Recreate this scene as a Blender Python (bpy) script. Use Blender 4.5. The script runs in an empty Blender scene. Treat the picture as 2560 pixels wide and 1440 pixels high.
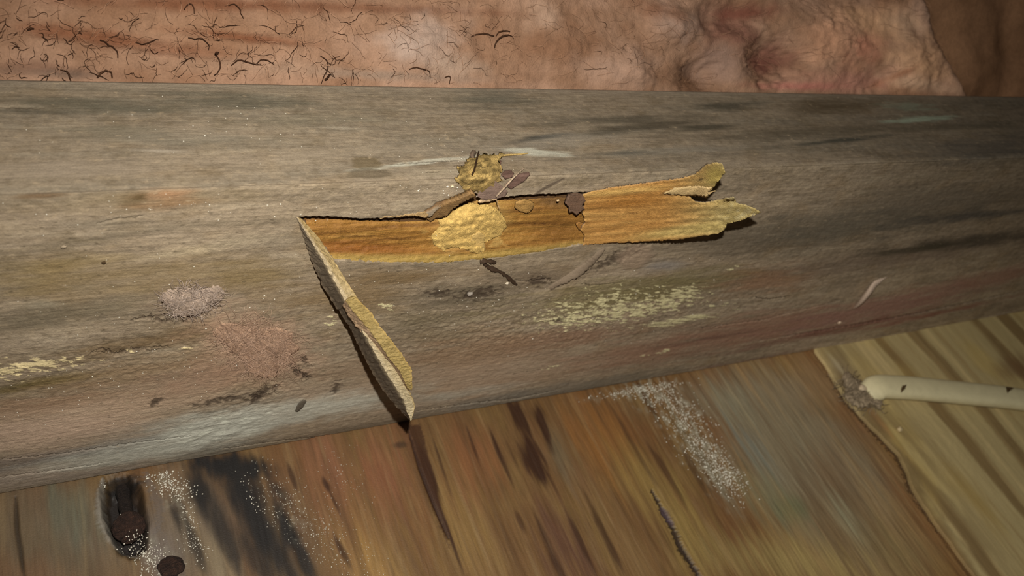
import bpy, bmesh, math, random
import numpy as np
from mathutils import Vector, Matrix
from mathutils.geometry import delaunay_2d_cdt

random.seed(7)
rng = np.random.default_rng(7)
SC = bpy.context.scene
COL = SC.collection

# ------------------------------------------------------------------ camera, world, lamp, exposure
S = 0.174                       # metres from the lens to the arris of the joist
FPX = 2104.6                    # focal length in pixels of a 2560 px wide frame
WID, HGT = 0.183 * S, 0.5038 * S   # joist: width of its top, height of its side
c_right = Vector((.88203, -.37792, .28144)).normalized()
c_fwd = Vector((.46159, .57297, -.67723)); c_fwd = (c_fwd - c_right * c_fwd.dot(c_right)).normalized()
c_down = c_fwd.cross(c_right)
if c_down.z > 0: c_down = -c_down
CAM = Vector((0, 0, HGT)) - S * (c_fwd - 0.1328 * c_down)
cd = bpy.data.cameras.new('camera'); cam = bpy.data.objects.new('camera', cd); COL.objects.link(cam)
cd.sensor_width = 36; cd.lens = FPX / 2560 * 36
cd.clip_start = .002; cd.clip_end = 20
m = Matrix((c_right, -c_down, -c_fwd)).transposed().to_4x4(); m.translation = CAM
cam.matrix_world = m
cd.dof.use_dof = True; cd.dof.focus_distance = .178; cd.dof.aperture_fstop = 26
SC.camera = cam

w = bpy.data.worlds.new('world'); SC.world = w; w.use_nodes = True
w.node_tree.nodes['Background'].inputs[0].default_value = (1.0, .88, .74, 1)
w.node_tree.nodes['Background'].inputs[1].default_value = .03

ld = bpy.data.lights.new('phone_lamp', 'SPOT'); lamp = bpy.data.objects.new('phone_lamp', ld); COL.objects.link(lamp)
ld.energy = 2.8; ld.color = (1.0, .965, .90); ld.spot_size = math.radians(114); ld.spot_blend = 1.0
ld.shadow_soft_size = .0016
lamp.location = CAM + c_right * .005 - c_down * .017
tgt = CAM + c_fwd * .174 + c_right * .007 + c_down * .005
lamp.rotation_euler = (tgt - lamp.location).to_track_quat('-Z', 'Y').to_euler()

vs = SC.view_settings
vs.view_transform = 'Standard'; vs.look = 'None'; vs.exposure = 0.0; vs.gamma = 1.0
vs.use_curve_mapping = False

# ------------------------------------------------------------------ geometry of the place
def ray(px, py):
    return (c_right * ((px - 1280) / FPX) + c_down * ((py - 720) / FPX) + c_fwd)
def hit(px, py, p0, n):
    d = ray(px, py); t = (p0 - CAM).dot(n) / d.dot(n)
    return CAM + d * t
def on_face(px, py, off=0.0):            # side of the joist, off metres proud of it
    return hit(px, py, Vector((0, -off, 0)), Vector((0, 1, 0)))
def on_top(px, py, off=0.0):             # top of the joist
    return hit(px, py, Vector((0, 0, HGT + off)), Vector((0, 0, 1)))
def on_floor(px, py, off=0.0):
    return hit(px, py, Vector((0, 0, off)), Vector((0, 0, 1)))
TH = math.radians(52)
INS_O = Vector((0, WID + .0006, HGT - .004)); INS_D = Vector((0, math.cos(TH), math.sin(TH)))
INS_N = Vector((0, -math.sin(TH), math.cos(TH)))
def on_ins(px, py, off=0.0):
    return hit(px, py, INS_O + INS_N * off, INS_N)
# 2-D coordinates on each surface
f_face = lambda px, py: (lambda p: (p.x, p.z))(on_face(px, py))
f_topc = lambda px, py: (lambda p: (p.x, HGT + p.y))(on_top(px, py))     # the top unrolled above the side
f_floor = lambda px, py: (lambda p: (p.x, p.y))(on_floor(px, py))
f_ins = lambda px, py: (lambda p: (p.x, (p - INS_O).dot(INS_D)))(on_ins(px, py))

# ------------------------------------------------------------------ noise
_G = rng.random((256, 256)) * 2 * math.pi
_GX, _GY = np.cos(_G), np.sin(_G)
def gn(x, y):
    xi = np.floor(x).astype(np.int64); yi = np.floor(y).astype(np.int64)
    xf = x - xi; yf = y - yi
    u = xf * xf * xf * (xf * (xf * 6 - 15) + 10); v = yf * yf * yf * (yf * (yf * 6 - 15) + 10)
    def g(a, b, dx, dy):
        a = a & 255; b = b & 255
        return _GX[a, b] * dx + _GY[a, b] * dy
    n00 = g(xi, yi, xf, yf); n10 = g(xi + 1, yi, xf - 1, yf)
    n01 = g(xi, yi + 1, xf, yf - 1); n11 = g(xi + 1, yi + 1, xf - 1, yf - 1)
    return ((n00 * (1 - u) + n10 * u) * (1 - v) + (n01 * (1 - u) + n11 * u) * v) * 1.4
def fbm(x, y, fx, fy, octv=4, seed=0, gain=.5):
    r = 0; a = 1; t = 0
    for k in range(octv):
        r = r + a * gn(x * fx + 13.7 * seed + 5.1 * k, y * fy + 7.3 * seed + 9.2 * k)
        t += a; a *= gain; fx *= 2.03; fy *= 2.03
    return r / t * 1.5
def sst(a, b, x):
    t = np.clip((x - a) / (b - a), 0, 1); return t * t * (3 - 2 * t)

def lin(c):
    c = np.array(c, float) / 255
    return np.where(c <= .04045, c / 12.92, ((c + .055) / 1.055) ** 2.4)
def A(r, g, b, k=1.0): return lin((r, g, b)) * k

class Paint:
    """Colour and relief of a surface, held at the points of its mesh in surface coordinates."""
    def __init__(s, U, V, fmap, base):
        s.U, s.V, s.f = U, V, fmap
        s.C = np.empty(U.shape + (3,)); s.C[:] = base
        s.D = np.zeros(U.shape)
    def mix(s, m, col, a=1.0):
        m = m * a; k = m > 0
        mm = np.clip(m[k], 0, 1)[:, None]; s.C[k] = s.C[k] * (1 - mm) + np.asarray(col) * mm
    def ell(s, cx, cy, rx, ry, ang=0.0, soft=.5, brk=0.0, fx=300, fy=1200, seed=1, octv=4):
        c = s.f(cx, cy); ca, sa = math.cos(math.radians(ang)), math.sin(math.radians(ang))
        a = s.f(cx + rx * ca, cy + rx * sa); b = s.f(cx - ry * sa, cy + ry * ca)
        ax, ay, bx, by = a[0] - c[0], a[1] - c[1], b[0] - c[0], b[1] - c[1]
        det = ax * by - ay * bx
        dx, dy = s.U - c[0], s.V - c[1]
        p = (dx * by - dy * bx) / det; q = (-dx * ay + dy * ax) / det
        r = p * p + q * q; m = np.zeros(s.U.shape)
        sel = r < 3.6
        rr = np.sqrt(r[sel])
        if brk: rr = rr + brk * fbm(s.U[sel], s.V[sel], fx, fy, octv, seed)
        m[sel] = 1 - sst(1 - soft, 1 + .25 * soft, rr)
        return m
    def blob(s, cx, cy, rx, ry, ang, col, a=1.0, soft=.9, brk=.5, fx=120, fy=700, seed=1, d=0.0):
        mm = s.ell(cx, cy, rx, ry, ang, soft, brk, fx, fy, seed)
        s.mix(mm, col, a); s.D += mm * d
        return mm
    def line(s, pts, wid, col, a=1.0, d=0.0, jag=0.0, seed=3, soft=.6, taper=True):
        P = np.array([s.f(*p) for p in pts]); U = s.U; V = s.V
        pad = wid * 3 + jag * 2 + .0005
        sel = (U > P[:, 0].min() - pad) & (U < P[:, 0].max() + pad) & (V > P[:, 1].min() - pad) & (V < P[:, 1].max() + pad)
        u = U[sel]; v = V[sel]
        if jag:
            v = v + jag * fbm(u, v * 0, 900, 1, 3, seed); u = u + jag * fbm(u, v, 500, 1500, 2, seed + 4)
        best = np.full(u.shape, 1e9); tt = np.zeros(u.shape); L = 0
        seg = np.hypot(*(P[1:] - P[:-1]).T); T = seg.sum()
        for i in range(len(P) - 1):
            d0 = P[i + 1] - P[i]; l2 = (d0 ** 2).sum() + 1e-18
            t = np.clip(((u - P[i, 0]) * d0[0] + (v - P[i, 1]) * d0[1]) / l2, 0, 1)
            dd = np.hypot(u - P[i, 0] - t * d0[0], v - P[i, 1] - t * d0[1])
            k = dd < best; best[k] = dd[k]; tt[k] = (L + t[k] * seg[i]) / T; L += seg[i]
        ww = wid * (np.sin(np.pi * np.clip(tt, .04, .96)) ** .4 if taper else 1)
        mm = np.zeros(s.U.shape); mm[sel] = 1 - sst(ww * (1 - soft), ww * (1 + soft), best)
        s.mix(mm, col, a); s.D += mm * d
        return mm
    def poly(s, pts, soft=.0002, jag=0.0, seed=2):
        P = np.array([s.f(*p) for p in pts]); pad = soft * 3 + jag * 2
        sel = (s.U > P[:, 0].min() - pad) & (s.U < P[:, 0].max() + pad) & (s.V > P[:, 1].min() - pad) & (s.V < P[:, 1].max() + pad)
        u = s.U[sel]; v = s.V[sel]
        if jag: v = v + jag * fbm(u, v, 900, 900, 3, seed); u = u + jag * fbm(u, v, 900, 900, 3, seed + 1)
        ins = np.zeros(u.shape, bool); best = np.full(u.shape, 1e9)
        for i in range(len(P)):
            a = P[i - 1]; b = P[i]; d0 = b - a
            t = np.clip(((u - a[0]) * d0[0] + (v - a[1]) * d0[1]) / ((d0 ** 2).sum() + 1e-18), 0, 1)
            best = np.minimum(best, np.hypot(u - a[0] - t * d0[0], v - a[1] - t * d0[1]))
            c = (a[1] > v) != (b[1] > v)
            with np.errstate(divide='ignore', invalid='ignore'):
                ins ^= c & (u < (b[0] - a[0]) * (v - a[1]) / (b[1] - a[1] + 1e-18) + a[0])
        sd = np.where(ins, best, -best)
        mm = np.zeros(s.U.shape); mm[sel] = sst(-soft, soft, sd); return mm

# ------------------------------------------------------------------ mesh and material helpers
def tag(o, label=None, cat=None, group=None, kind=None):
    if label: o['label'] = label
    if cat: o['category'] = cat
    if group: o['group'] = group
    if kind: o['kind'] = kind
    return o
def link(name, me, mat, parent=None):
    o = bpy.data.objects.new(name, me); COL.objects.link(o)
    if mat: me.materials.append(mat)
    if parent: o.parent = parent
    return o
def empty(name, loc=(0, 0, 0)):
    o = bpy.data.objects.new(name, None); COL.objects.link(o); o.location = loc
    o.empty_display_size = .005; return o
def desat(C, k):
    return C * (1 - k) + (C @ np.array([.3, .5, .2]))[..., None] * k
def set_cols(me, C):
    at = me.color_attributes.new('tint', 'FLOAT_COLOR', 'POINT')
    a = np.ones((len(me.vertices), 4), np.float32); a[:, :3] = np.clip(C.reshape(-1, 3), 0, 1)
    at.data.foreach_set('color', a.ravel())
def grid_mesh(name, P, C=None):
    """P: (rows, cols, 3)"""
    r, c = P.shape[:2]
    idx = np.arange(r * c).reshape(r, c)
    q = np.stack([idx[:-1, :-1], idx[:-1, 1:], idx[1:, 1:], idx[1:, :-1]], -1).reshape(-1, 4)
    me = bpy.data.meshes.new(name)
    me.vertices.add(r * c); me.vertices.foreach_set('co', P.reshape(-1, 3).astype(np.float32).ravel())
    me.loops.add(q.size); me.loops.foreach_set('vertex_index', q.ravel().astype(np.int32))
    me.polygons.add(len(q)); me.polygons.foreach_set('loop_start', np.arange(0, q.size, 4, dtype=np.int32))
    me.update(calc_edges=True); me.polygons.foreach_set('use_smooth', np.ones(len(q), bool))
    if C is not None: set_cols(me, C)
    me.update(); return me
def py_mesh(name, verts, faces, C=None, smooth=True):
    me = bpy.data.meshes.new(name); me.from_pydata([tuple(v) for v in verts], [], faces)
    if smooth: me.polygons.foreach_set('use_smooth', np.ones(len(me.polygons), bool))
    if C is not None: set_cols(me, np.asarray(C))
    me.update(); return me

def material(name, base=None, rough=.85, spec=.25, grain=(900, 6000, 6000), grain_amt=.35, bump=.25, bumpd=.0003,
             fine=9000, fine_amt=.2, sheen=0.0):
    """Node material: the surface's own tint, broken up by stretched grain noise and fine noise, both also as bump."""
    M = bpy.data.materials.new(name); M.use_nodes = True; N = M.node_tree.nodes; L = M.node_tree.links
    b = N['Principled BSDF']; b.inputs['Roughness'].default_value = rough
    b.inputs['Specular IOR Level'].default_value = spec
    if sheen: b.inputs['Sheen Weight'].default_value = sheen
    tc = N.new('ShaderNodeTexCoord')
    def noise(scale, detail=4):
        mp = N.new('ShaderNodeMapping'); mp.inputs['Scale'].default_value = scale
        L.new(tc.outputs['Object'], mp.inputs['Vector'])
        n = N.new('ShaderNodeTexNoise'); n.inputs['Scale'].default_value = 1; n.inputs['Detail'].default_value = detail
        n.inputs['Roughness'].default_value = .6
        L.new(mp.outputs[0], n.inputs['Vector']); return n
    n1 = noise(grain); n2 = noise((fine,) * 3, 2)
    def rng_(n, amt):
        r = N.new('ShaderNodeMapRange'); r.inputs['From Min'].default_value = .25; r.inputs['From Max'].default_value = .75
        r.inputs['To Min'].default_value = 1 - amt; r.inputs['To Max'].default_value = 1 + amt
        L.new(n.outputs['Fac'], r.inputs['Value']); return r
    r1, r2 = rng_(n1, grain_amt), rng_(n2, fine_amt)
    mu = N.new('ShaderNodeMath'); mu.operation = 'MULTIPLY'; L.new(r1.outputs[0], mu.inputs[0]); L.new(r2.outputs[0], mu.inputs[1])
    vm = N.new('ShaderNodeVectorMath'); vm.operation = 'SCALE'
    if base is None:
        at = N.new('ShaderNodeAttribute'); at.attribute_name = 'tint'; L.new(at.outputs['Color'], vm.inputs[0])
    else: vm.inputs[0].default_value = tuple(base)
    L.new(mu.outputs[0], vm.inputs['Scale']); L.new(vm.outputs[0], b.inputs['Base Color'])
    bp = N.new('ShaderNodeBump'); bp.inputs['Strength'].default_value = bump; bp.inputs['Distance'].default_value = bumpd
    ad = N.new('ShaderNodeMath'); ad.operation = 'ADD'; L.new(n1.outputs['Fac'], ad.inputs[0]); L.new(n2.outputs['Fac'], ad.inputs[1])
    L.new(ad.outputs[0], bp.inputs['Height']); L.new(bp.outputs[0], b.inputs['Normal'])
    return M
M_joist = material('weathered_wood', grain=(260, 2600, 2600), grain_amt=.13, fine=3600, fine_amt=.14, bump=.5, bumpd=.0002, spec=.2, rough=.8)
M_fresh = material('fresh_wood', grain=(250, 3200, 3200), grain_amt=.22, fine=3500, fine_amt=.14, bump=.6, bumpd=.0003, spec=.3, rough=.7)
M_floor = material('stained_plywood', grain=(1900, 150, 1900), grain_amt=.16, fine=3000, fine_amt=.1, bump=.35, bumpd=.0002, spec=.35, rough=.6)
M_pine = material('pine_board', grain=(1500, 120, 1500), grain_amt=.10, fine=2600, fine_amt=.08, bump=.3, bumpd=.0002, spec=.25, rough=.7)
M_wool = material('glass_wool', grain=(500, 500, 500), grain_amt=.14, fine=2500, fine_amt=.12, bump=.4, bumpd=.0006, spec=.05, rough=1, sheen=.0)
M_dust = material('wood_dust', grain=(1500, 1500, 1500), grain_amt=.25, fine=5000, fine_amt=.25, bump=.8, bumpd=.0004, spec=.1, rough=.95)

# ------------------------------------------------------------------ photo outlines (pixel points laid onto the real surfaces)
SPLIT = [(742, 544), (800, 542), (850, 545), (910, 548), (980, 546), (1050, 540), (1075, 546), (1100, 522), (1118, 512), (1150, 500),
         (1190, 486), (1215, 502), (1262, 494), (1340, 488), (1420, 484), (1500, 480), (1560, 500), (1560, 590), (1460, 610), (1330, 632),
         (1200, 648), (1100, 655), (950, 655), (835, 650), (790, 600)]

# ------------------------------------------------------------------ joist
def xs_along(n, lo=-420, hi=2960):
    """x positions along the joist, closer together where the joist is nearer"""
    out = []
    for px in np.linspace(lo, hi, n):
        d = ray(px, 441); 
        # where the sight plane of this column meets the arris
        nrm = d.cross(c_down); t = (CAM.x * 0)
        # solve (P - CAM).nrm = 0 with P = (x, 0, HGT)
        out.append(CAM.x + ((0 - CAM.y) * -nrm.y + (HGT - CAM.z) * -nrm.z) / nrm.x)
    return np.array(out)
XS = xs_along(1500)
XS = XS[(XS > -.3) & (XS < .9)]
XS = np.concatenate([[XS[0] - .08], XS, [XS[-1] + .1]])

joist = empty('timber_joist', (0, WID / 2, 0))
tag(joist, 'grey weathered timber joist with a split yellow gash, lying on stained plywood', 'joist')
PAR = Vector((0, WID / 2, 0))       # children are built around the parent's base

NT, NF = 210, 520
rows_back = np.linspace(0, 1, 6)[:-1]
vt = np.linspace(HGT + WID, HGT, NT)[:-1]
vf = HGT * (1 - np.linspace(0, 1, NF) ** 1.06)
V1 = np.concatenate([vt, vf])
U, V = np.meshgrid(XS, V1)
is_top = V > HGT
P = Paint(U, V, f_face, A(129, 114, 94))
def onT(fn, *a, **k):
    P.f = f_topc; r = fn(*a, **k); P.f = f_face; return r

# grain and broad tone, in surface coordinates
n1 = fbm(U, V, 18, 160, 4, 1); n2 = fbm(U, V, 45, 420, 4, 2); n3 = fbm(U, V, 90, 130, 4, 3)
P.mix(sst(-.1, .75, n1), A(96, 88, 74), .45)
P.mix(sst(.0, .8, -n1), A(150, 135, 115), .5)
P.mix(sst(.15, .6, n2), A(84, 74, 60), .38)
P.mix(sst(.15, .7, -n2), A(156, 142, 120), .42)
P.mix(sst(.05, .7, n3), A(122, 100, 70), .35)
# top of the joist is greyer and cooler
P.mix(np.where(is_top, 1, 0) * sst(-.5, .4, n1), A(124, 114, 98), .35)
P.mix(np.where(is_top, 0, 1) * sst(.93, 1, V / HGT), A(112, 100, 82), .5)
m1 = fbm(U, V, 110, 190, 5, 11, .65); P.mix(sst(.05, .6, m1), A(98, 84, 62), .4); P.mix(sst(.05, .6, -m1), A(150, 134, 110), .35)
m2 = fbm(U, V, 500, 800, 3, 12, .6); P.mix(sst(.1, .6, m2), A(92, 78, 58), .35); P.mix(sst(.1, .6, -m2), A(158, 140, 114), .3)
back = sst(.86, .99, (V - HGT) / WID + .03 * fbm(U, V, 60, 60, 3, 8))
P.mix(back, A(140, 126, 108), .75)
for (cx, cy, rx, ry, ang, c, a) in [
    (230, 262, 260, 22, 2, A(84, 80, 66), .75), (600, 250, 320, 26, 3, A(80, 78, 66), .7), (1230, 250, 130, 30, 2, A(78, 76, 64), .6),
    (90, 280, 140, 8, 2, A(70, 66, 55), .6), (300, 330, 180, 18, 0, A(98, 92, 76), .6), (780, 300, 260, 20, -2, A(110, 102, 84), .5),
    (500, 350, 260, 25, 0, A(118, 110, 94), .6), (160, 420, 240, 30, -2, A(138, 124, 106), .6), (900, 380, 300, 16, -3, A(142, 128, 108), .5),
    (400, 378, 90, 6, 2, A(160, 148, 130), .6), (860, 320, 70, 5, 2, A(158, 146, 126), .6),
    (1560, 300, 260, 14, -3, A(84, 76, 62), .8), (1600, 318, 190, 14, -6, A(70, 62, 48), .85), (1350, 345, 100, 7, -8, A(58, 56, 50), .9),
    (1760, 320, 100, 11, -4, A(58, 54, 42), .8), (1560, 382, 80, 7, -1, A(72, 68, 58), .8), (1820, 265, 100, 16, -3, A(66, 62, 50), .7),
    (2080, 265, 140, 24, -2, A(80, 66, 44), .75), (2000, 330, 300, 20, -3, A(82, 72, 56), .6), (2100, 352, 170, 8, -6, A(66, 64, 54), .9),
    (2480, 370, 200, 40, -5, A(80, 76, 70), .6), (2350, 320, 300, 14, -2, A(88, 80, 64), .6),
    (1420, 350, 200, 20, -5, A(136, 128, 114), .5), (1700, 375, 200, 14, -3, A(128, 120, 106), .5)]:
    onT(P.blob, cx, cy, rx, ry, ang, c, a, fx=60, fy=500, seed=int(cx) % 17)
# pale blue grey smears on top
for (cx, cy, rx, ry, ang, a) in [(1330, 380, 100, 10, 5, .8), (1390, 384, 50, 6, 8, .6), (1200, 392, 90, 8, -10, .45), (1000, 412, 90, 7, -6, .8),
                                 (1080, 402, 70, 6, -5, .5), (930, 422, 25, 5, 0, .8)]:
    onT(P.blob, cx, cy, rx, ry, ang, A(176, 172, 154), a, fx=120, fy=800, seed=5, brk=.7)
onT(P.blob, 2300, 298, 95, 9, -3, A(150, 160, 138, 1.1), .85, soft=.6, brk=.45, seed=6)
onT(P.blob, 2270, 266, 70, 13, 4, A(136, 144, 122), .55, soft=.7, brk=.6, seed=9)
onT(P.blob, 915, 408, 45, 18, 4, A(96, 82, 58), .75, soft=.3, brk=.4, seed=4)
onT(P.blob, 925, 436, 65, 14, -1, A(88, 76, 58), .7, soft=.3, brk=.4, seed=6)
onT(P.blob, 1100, 430, 90, 14, -2, A(158, 144, 120), .6, seed=2)
# dark tapering stains just over the arris, and the strip running down over it
for pts, wd in [([(1330, 490), (1370, 466), (1410, 446)], .0005)]:
    P.line(pts, wd, A(78, 66, 54), .85, soft=.4)
# side of the joist
for (cx, cy, rx, ry, ang, c, a) in [
    (380, 500, 300, 26, -2, A(126, 110, 84), .6), (110, 488, 90, 11, -3, A(92, 72, 50), .85), (330, 500, 50, 24, -5, A(98, 80, 54), .7),
    (420, 486, 80, 17, -2, A(140, 106, 76), .9), (420, 512, 110, 20, -5, A(118, 88, 58), .65), (350, 492, 26, 12, -15, A(82, 66, 42), .9),
    (530, 560, 300, 14, -3, A(104, 92, 74), .6), (250, 560, 160, 16, -3, A(108, 98, 82), .55), (230, 600, 260, 16, -8, A(96, 86, 70), .6),
    (120, 680, 200, 60, -5, A(118, 100, 64), .7), (430, 700, 300, 70, -3, A(120, 102, 72), .7), (640, 690, 140, 40, -6, A(112, 94, 62), .7),
    (520, 620, 180, 16, -8, A(158, 142, 114), .6), (290, 640, 60, 9, -2, A(156, 138, 108), .5), (700, 600, 160, 30, -4, A(122, 110, 92), .6),
    (180, 780, 260, 32, -8, A(100, 90, 72), .7), (100, 760, 60, 12, -4, A(128, 118, 98), .7), (350, 860, 260, 26, -10, A(100, 80, 54), .8),
    (120, 955, 220, 18, -9, A(98, 82, 46), .85), (40, 970, 90, 12, -9, A(74, 64, 34), .7), (330, 930, 260, 36, -10, A(124, 102, 76), .7),
    (150, 1010, 300, 40, -8, A(140, 114, 90), .85), (460, 970, 240, 40, -12, A(140, 116, 94), .7), (120, 1075, 260, 34, -8, A(146, 122, 102), .85),
    (80, 1150, 300, 24, -9, A(104, 94, 86), .8), (350, 1110, 300, 30, -10, A(120, 118, 110), .7),
    (250, 1185, 340, 16, -9, A(118, 106, 94), .6), (860, 740, 200, 60, -6, A(112, 92, 64), .8), (1000, 690, 180, 30, -3, A(104, 84, 56), .8),
    (1160, 740, 170, 36, -4, A(88, 78, 62), .8), (1350, 690, 160, 30, -5, A(92, 78, 62), .7), (1060, 800, 140, 40, -4, A(106, 94, 72), .7),
    (1200, 880, 260, 60, -7, A(126, 102, 78), .8), (1100, 840, 130, 18, -5, A(110, 96, 74), .6), (1450, 840, 200, 30, -8, A(122, 94, 74), .7),
    (1620, 880, 260, 36, -9, A(128, 98, 78), .75), (1900, 820, 260, 44, -10, A(126, 92, 74), .75), (2200, 770, 300, 34, -12, A(120, 86, 76), .75),
    (2500, 690, 260, 24, -12, A(120, 88, 74), .7), (1550, 740, 280, 50, -8, A(106, 96, 62), .8), (1750, 700, 200, 36, -8, A(104, 94, 64), .7),
    (1900, 600, 300, 40, -4, A(84, 74, 60), .7), (2150, 560, 300, 50, -6, A(86, 80, 68), .7), (2380, 500, 300, 40, -4, A(104, 94, 80), .6),
    (1920, 700, 140, 40, -6, A(126, 92, 66), .65), (2250, 640, 320, 30, -8, A(104, 88, 74), .6), (2450, 600, 240, 22, -6, A(66, 58, 48), .8),
    (2300, 620, 140, 12, -8, A(60, 54, 40), .8), (2420, 540, 200, 16, -6, A(70, 66, 60), .8), (2350, 440, 240, 12, -2, A(120, 108, 88), .5),
    (1250, 960, 300, 26, -10, A(140, 118, 96), .7), (900, 920, 200, 26, -8, A(132, 112, 90), .7), (1250, 1000, 260, 20, -10, A(112, 104, 92), .8),
    (1500, 960, 240, 18, -10, A(104, 96, 82), .7), (1850, 912, 220, 12, -11, A(110, 84, 72), .7), (850, 1085, 260, 14, -10, A(98, 86, 70), .8),
    (2100, 820, 300, 10, -12, A(96, 58, 48), .7), (2300, 790, 240, 8, -12, A(110, 68, 56), .7), (1750, 850, 200, 6, -10, A(96, 70, 58), .7)]:
    P.blob(cx, cy, rx, ry, ang, c, a, fx=70, fy=420, seed=int(cx + cy) % 23)
P.C *= (1 + .55 * sst(.07, .20, U) * np.where(is_top, .0, 1) * sst(.62, .30, V / HGT) - .18 * sst(.05, .15, U) * np.where(is_top, .3, 1) * sst(.6, .8, V / HGT))[..., None]  # broad stain tone, plus light compensation painted in: brighter low right, darker above
P.C *= (1 - .14 * np.where(is_top, 1, 0) - .10 * np.where(is_top, 1, 0) * sst(-.02, .06, U))[..., None]  # weaker light on the top put into its colour, more so rightwards
P.C *= (1 + .12 * np.where(is_top, 0, 1) * sst(-.02, .03, U))[..., None]  # side lightened rightwards, lamp falloff compensated in the colour
for (cx, cy, rx, ry, ang, c, a) in [(120, 1080, 330, 60, -8, A(176, 152, 130), .8), (380, 1010, 300, 40, -9, A(166, 142, 118), .6), (90, 1190, 320, 30, -9, A(150, 136, 122), .7),
                                    (820, 990, 220, 34, -9, A(160, 140, 118), .6), (1200, 930, 260, 40, -9, A(156, 134, 112), .6), (500, 1090, 260, 60, -10, A(158, 154, 142), .6)]:
    P.blob(cx, cy, rx, ry, ang, c, a, soft=1.0, brk=.35, fx=60, fy=250, seed=int(cx) % 7)
# fine flecks and short fibres standing in the dirt
sp = fbm(U, V, 420, 900, 3, 31); P.mix(sst(.55, .8, sp), A(150, 132, 106), .5)
sp2 = fbm(U, V, 500, 1100, 3, 35); P.mix(sst(.5, .8, sp2) * (~is_top), A(66, 56, 42), .5)
P.D += .00004 * fbm(U, V, 120, 1500, 3, 41) + .00009 * fbm(U, V, 420, 560, 4, 42, .6) * np.where(is_top, .4, 1)
# rougher dirty zones with relief
for (cx, cy, rx, ry, ang, h) in [(700, 480, 300, 40, -2, .5), (560, 620, 220, 40, -6, .7), (300, 900, 500, 90, -10, 1.0), (1150, 820, 400, 110, -6, .9),
                                 (1600, 780, 420, 90, -8, .9), (640, 980, 220, 60, -15, 1.1)]:
    mm = P.ell(cx, cy, rx, ry, ang, .9, .4, seed=3)
    P.D += mm * .00020 * h * fbm(U, V, 480, 640, 4, 51, .62)
# blue white mould at the foot
for (cx, cy, rx, ry, ang, a) in [(560, 1075, 190, 46, -12, .85), (470, 1090, 120, 50, -16, .75), (800, 1020, 260, 34, -10, .7), (300, 1140, 240, 28, -9, .6),
                                 (600, 1050, 110, 24, -30, .6), (1150, 985, 200, 14, -9, .35)]:
    P.blob(cx, cy, rx, ry, ang, A(166, 164, 150), min(1, a * 1.15), soft=.9, brk=.4, fx=130, fy=300, seed=int(cx) % 9)
mm = P.ell(560, 1070, 130, 50, -16, .8, .5); P.mix(mm * sst(.1, .5, fbm(U, V, 260, 420, 4, 61)), A(196, 196, 178), .55); P.D += mm * .0003 * fbm(U, V, 200, 300, 4, 62)
mm = P.ell(520, 1135, 150, 20, -12, .8, .6); P.mix(mm, A(96, 90, 78), .6)
P.blob(300, 1205, 420, 16, -10, A(112, 98, 84), .7, soft=.9, brk=.3, seed=2); P.blob(820, 1095, 330, 15, -10, A(104, 90, 72), .75, soft=.8, brk=.3, seed=3); P.blob(1350, 1000, 420, 12, -10, A(98, 88, 74), .7, soft=.9, brk=.3, seed=4)
# flaking yellow white paint
def flakes(cx, cy, rx, ry, ang, th, col, seed, fx=260, fy=900):
    e = P.ell(cx, cy, rx, ry, ang, 1.0)
    n = fbm(U, V + .22 * U, fx, fy, 5, seed, .6) + (e - 1) * .9
    mm = np.where(e > 0, sst(th, th + .06, n), 0); P.mix(mm, col, .9); P.D += mm * .00012
PA = A(190, 180, 138)
for a in [(1590, 775, 250, 34, -10, -.2, 71), (1420, 800, 140, 30, -6, -.15, 72), (1700, 735, 120, 28, -14, -.18, 73), (1500, 760, 280, 64, -10, .02, 74),
          (1700, 800, 160, 14, -10, -.28, 75, 60, 1500), (970, 765, 34, 24, -10, .0, 76), (840, 800, 60, 20, -10, .0, 77), (1650, 880, 90, 8, -12, .0, 78),
          (1370, 920, 60, 6, -10, -.1, 79), (1800, 760, 90, 18, -10, .1, 80), (1830, 672, 30, 10, -20, .0, 81)]:
    flakes(*a[:6], PA, a[6], *(a[7:] or (260, 900)))
PB = A(200, 182, 138)
for a in [(110, 912, 150, 26, -7, -.25, 82), (20, 930, 80, 40, -7, -.15, 83), (480, 868, 45, 10, -10, .0, 84), (310, 880, 90, 8, -8, .05, 85), (200, 915, 60, 12, -8, .05, 86)]:
    flakes(*a[:6], PB, a[6], *(a[7:] or (300, 800)))
# long shallow cracks and scored lines
DK = A(52, 38, 24)
for pts, wd, a in [
    ([(0, 1150), (150, 1135), (330, 1108), (480, 1090)], .00022, .6), ([(0, 1195), (120, 1180), (260, 1160)], .00018, .4),
    ([(560, 1125), (700, 1105), (900, 1085), (1010, 1062)], .0003, .7), ([(1040, 1030), (1180, 1010), (1290, 1000), (1400, 975)], .0003, .6),
    ([(230, 880), (300, 884), (350, 872), (420, 866)], .0002, .7), ([(1880, 742), (1920, 748), (1975, 740)], .0003, .7),
    ([(1440, 708), (1480, 714), (1560, 706)], .0002, .6), ([(1750, 820), (1900, 800), (2100, 750)], .0002, .4),
    ([(1900, 850), (2050, 825), (2250, 790), (2560, 725)], .0004, .5), ([(1990, 905), (2200, 860), (2560, 770)], .0003, .4),
    ([(240, 560), (300, 548), (360, 540)], .0002, .3), ([(1290, 700), (1330, 704), (1370, 698), (1400, 720)], .0002, .7),
    ([(340, 800), (370, 795), (420, 788), (480, 796), (520, 770), (555, 770)], .00035, .75)]:
    P.line(pts, wd, DK, a, d=-.00035, jag=.0005, seed=int(pts[0][0]) % 11)
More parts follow.
